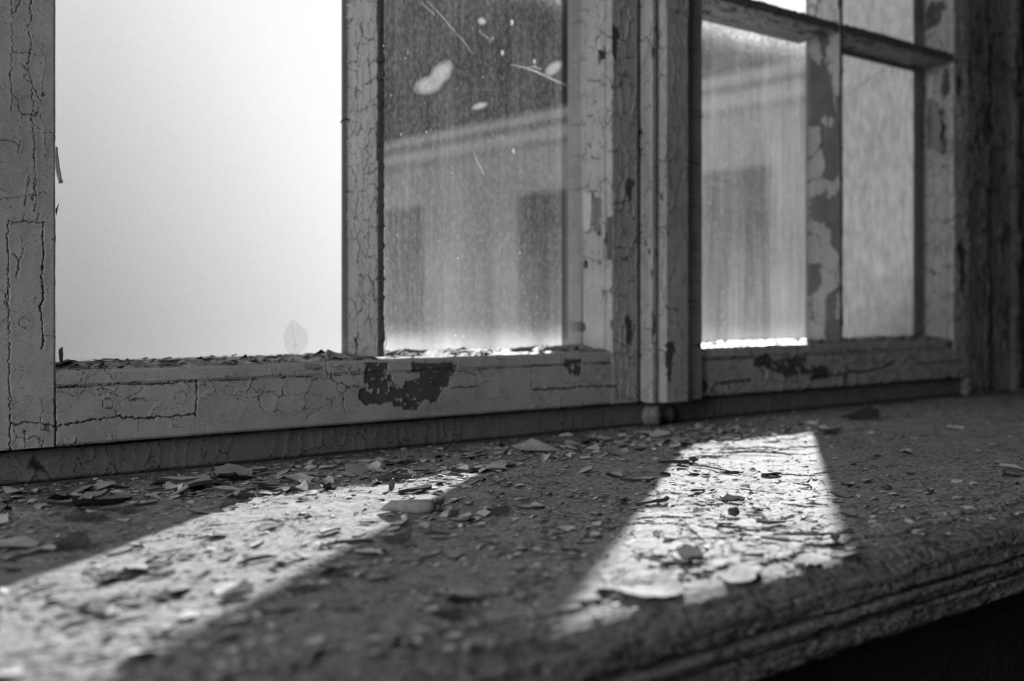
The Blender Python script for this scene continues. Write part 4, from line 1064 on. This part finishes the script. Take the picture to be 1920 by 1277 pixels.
# long lifted strips on the ledge under the dusty pane
for q in ([(722,664),(735,659),(752,657),(738,665),(724,668)], [(753,658),(765,655),(790,657),(805,658),(785,663),(770,661)], [(846,660),(880,660),(920,664),(950,668),(930,669),(880,665)],
          [(955,657),(975,651),(1010,650),(1000,656),(985,662),(960,660)], [(1015,655),(1040,648),(1070,646),(1090,648),(1060,654),(1030,660)], [(1090,650),(1120,654),(1140,660),(1110,661),(1085,656)]):
    pchip('paint_curl', q, .020, win1, M_FLAKE, .0006, .0015, (0, -.3, 1))
bm_obj('bark_curl', tube([wp(655, 225, .03), wp(648, 223, .026), wp(641, 226, .022), wp(638, 231, .02)], [.0008, .0007, .0006, .0002], 6), M_DARK, win1, org=win1.location)
bm_obj('bark_curl', tube([wp(720, 620, -.0005), wp(724, 632, -.002), wp(725, 640, -.002), wp(721, 655, -.0008)], [.0002] * 4, 5), M_DARK, win1, org=win1.location)
# chips on the inner face of the right stile of the left casement
def fchip(px, x, parent, mat, bow, th=.0006, off=-.0012):
    return strip_on('paint_chip', [on_face(a, b, x) + Vector((off, 0, 0)) for a, b in px], th, mat, parent, bow, (-1, 0, 0))
fchip([(1097,361),(1113,362),(1111,385),(1110,430),(1104,437),(1097,434),(1096,400)], xR0, win1, M_PALE, .0015)
fchip([(1121,94),(1135,93),(1135,110),(1127,112)], xR0, win1, M_FLAKE2, 0, .0003, -.0003)
fchip([(1114,370),(1128,372),(1128,425),(1122,442),(1114,430)], xR0, win1, M_FRAME, 0, .0003, -.0002)
fchip([(1096,488),(1102,488),(1102,503),(1095,503)], xR0, win1, M_FLAKE2, 0, .0003, -.0002)
# curled strip on the far stile of the right casement
bx_ = xT0
seq = [(1752,188),(1757,192),(1763,203),(1768,218),(1772,232),(1772,246),(1768,256),(1766,262),(1767,270),(1765,279)]
bm = bmesh.new(); lf = [on_face(1746, b, bx_) + Vector((-.0008, .004, 0)) for a, b in seq]; rt = []
for i, (a, b) in enumerate(seq):
    p = on_face(a, b, bx_); rt.append(p + Vector((-.0015 - .008 * math.sin(math.pi * i / 9), 0, 0)))
va = [bm.verts.new(p) for p in lf]; vb = [bm.verts.new(p) for p in rt]
for i in range(9): bm.faces.new((va[i], va[i + 1], vb[i + 1], vb[i]))
bmesh.ops.subdivide_edges(bm, edges=bm.edges, cuts=2, use_grid_fill=True)
bmesh.ops.solidify(bm, geom=list(bm.faces), thickness=.0012)
bm_obj('paint_curl', bm, M_FLAKE, win2, org=win2.location)
fchip([(1738,137),(1754,137),(1750,186),(1738,186)], xT0, win2, M_PALE, .001)

# marks on the panes
pp = {i: p for i, p in enumerate(p1)}
pane1 = p1[0]; pane2 = p1[3]; pane3 = p2[0]; pane4 = p2[3]
def child_of(o, par):
    o.parent = par; return o
def smear(px, py, wpx, hpx, rot, par, off=.004):
    c = wp(px, py, YG + .0015 + off); dep = CA * c.x + SA * (c.y + DW); k = dep / FPX
    bm = bmesh.new(); bmesh.ops.create_uvsphere(bm, u_segments=16, v_segments=8, radius=1)
    me = bpy.data.meshes.new('smudge'); bm.to_mesh(me); bm.free(); me.materials.append(M_SMEAR)
    for p in me.polygons: p.use_smooth = True
    o = bpy.data.objects.new('smudge', me); C.objects.link(o); o.parent = par
    o.location = c - par.parent.location; o.rotation_euler = (0, -rot, 0); o.scale = (wpx * k * 1.3, .0012, hpx * k); return o
smear(826, 138, 30, 19, .75, pane2); smear(803, 160, 30, 18, .35, pane2)
smear(1037, 129, 22, 12, .60, pane2); smear(899, 199, 18, 7, .35, pane2); smear(903, 40, 9, 8, .2, pane2)
def mark(name, pts, rad, mat, par, y=YG - .0025):
    P = [wp(a, b, y) for a, b in pts]; n = len(P)
    bm = tube(P, [rad * (.3 + .7 * math.sin(math.pi * min(.95, (i + .5) / n))) for i in range(n)], 6)
    return bm_obj(name, bm, mat, par, org=par.parent.location)
mark('straw', [(958,121),(985,127),(1005,134),(1030,146),(1055,157),(1074,165)], .00075, M_STRAW, pane2)
mark('straw', [(985,127),(1000,125),(1015,130)], .0004, M_STRAW, pane2)
for q in ([(888,283),(893,300),(903,318),(909,328)], [(898,60),(910,68),(924,77)], [(800,0),(830,32),(860,68)], [(790,5),(815,28)], [(845,52),(868,75),(885,100)]):
    mark('scratch', q, .00022, M_STRAW, pane2)
for (a, b, r) in ((960,42,.0016), (942,99,.0014), (1002,115,.0013), (1003,125,.0007), (963,283,.0013), (752,252,.0006), (800,247,.0006), (872,682,.0)):
    if not r: continue
    c = wp(a, b, YG - .002); bm = bmesh.new(); bmesh.ops.create_uvsphere(bm, u_segments=12, v_segments=8, radius=1)
    bmesh.ops.transform(bm, matrix=Matrix.Translation(c) @ Matrix.Diagonal((r, .0005, r * 1.6, 1)), verts=bm.verts)
    bm_obj('dropping', bm, M_STRAW, pane2, org=win1.location)
mark('scratch', [(1585,180),(1615,158),(1645,138),(1672,122)], .0004, M_STRAW, pane4)
# the oval drip mark on the milky sheet
o = pchip('drip_stain', [(545,601),(552,600),(562,609),(574,622),(577,636),(573,652),(564,662),(552,666),(541,662),(534,650),(531,632),(536,617)], YG - .0019, win1, M_STAIN, .0002, 0)
o.parent = pane1
mark('drip_run', [(546,603),(548,615),(550,628),(552,641),(553,648)], .0007, M_RUN, pane1)
mark('drip_run', [(552,644),(550,649),(553,653),(556,649),(553,645)], .0005, M_RUN, pane1)
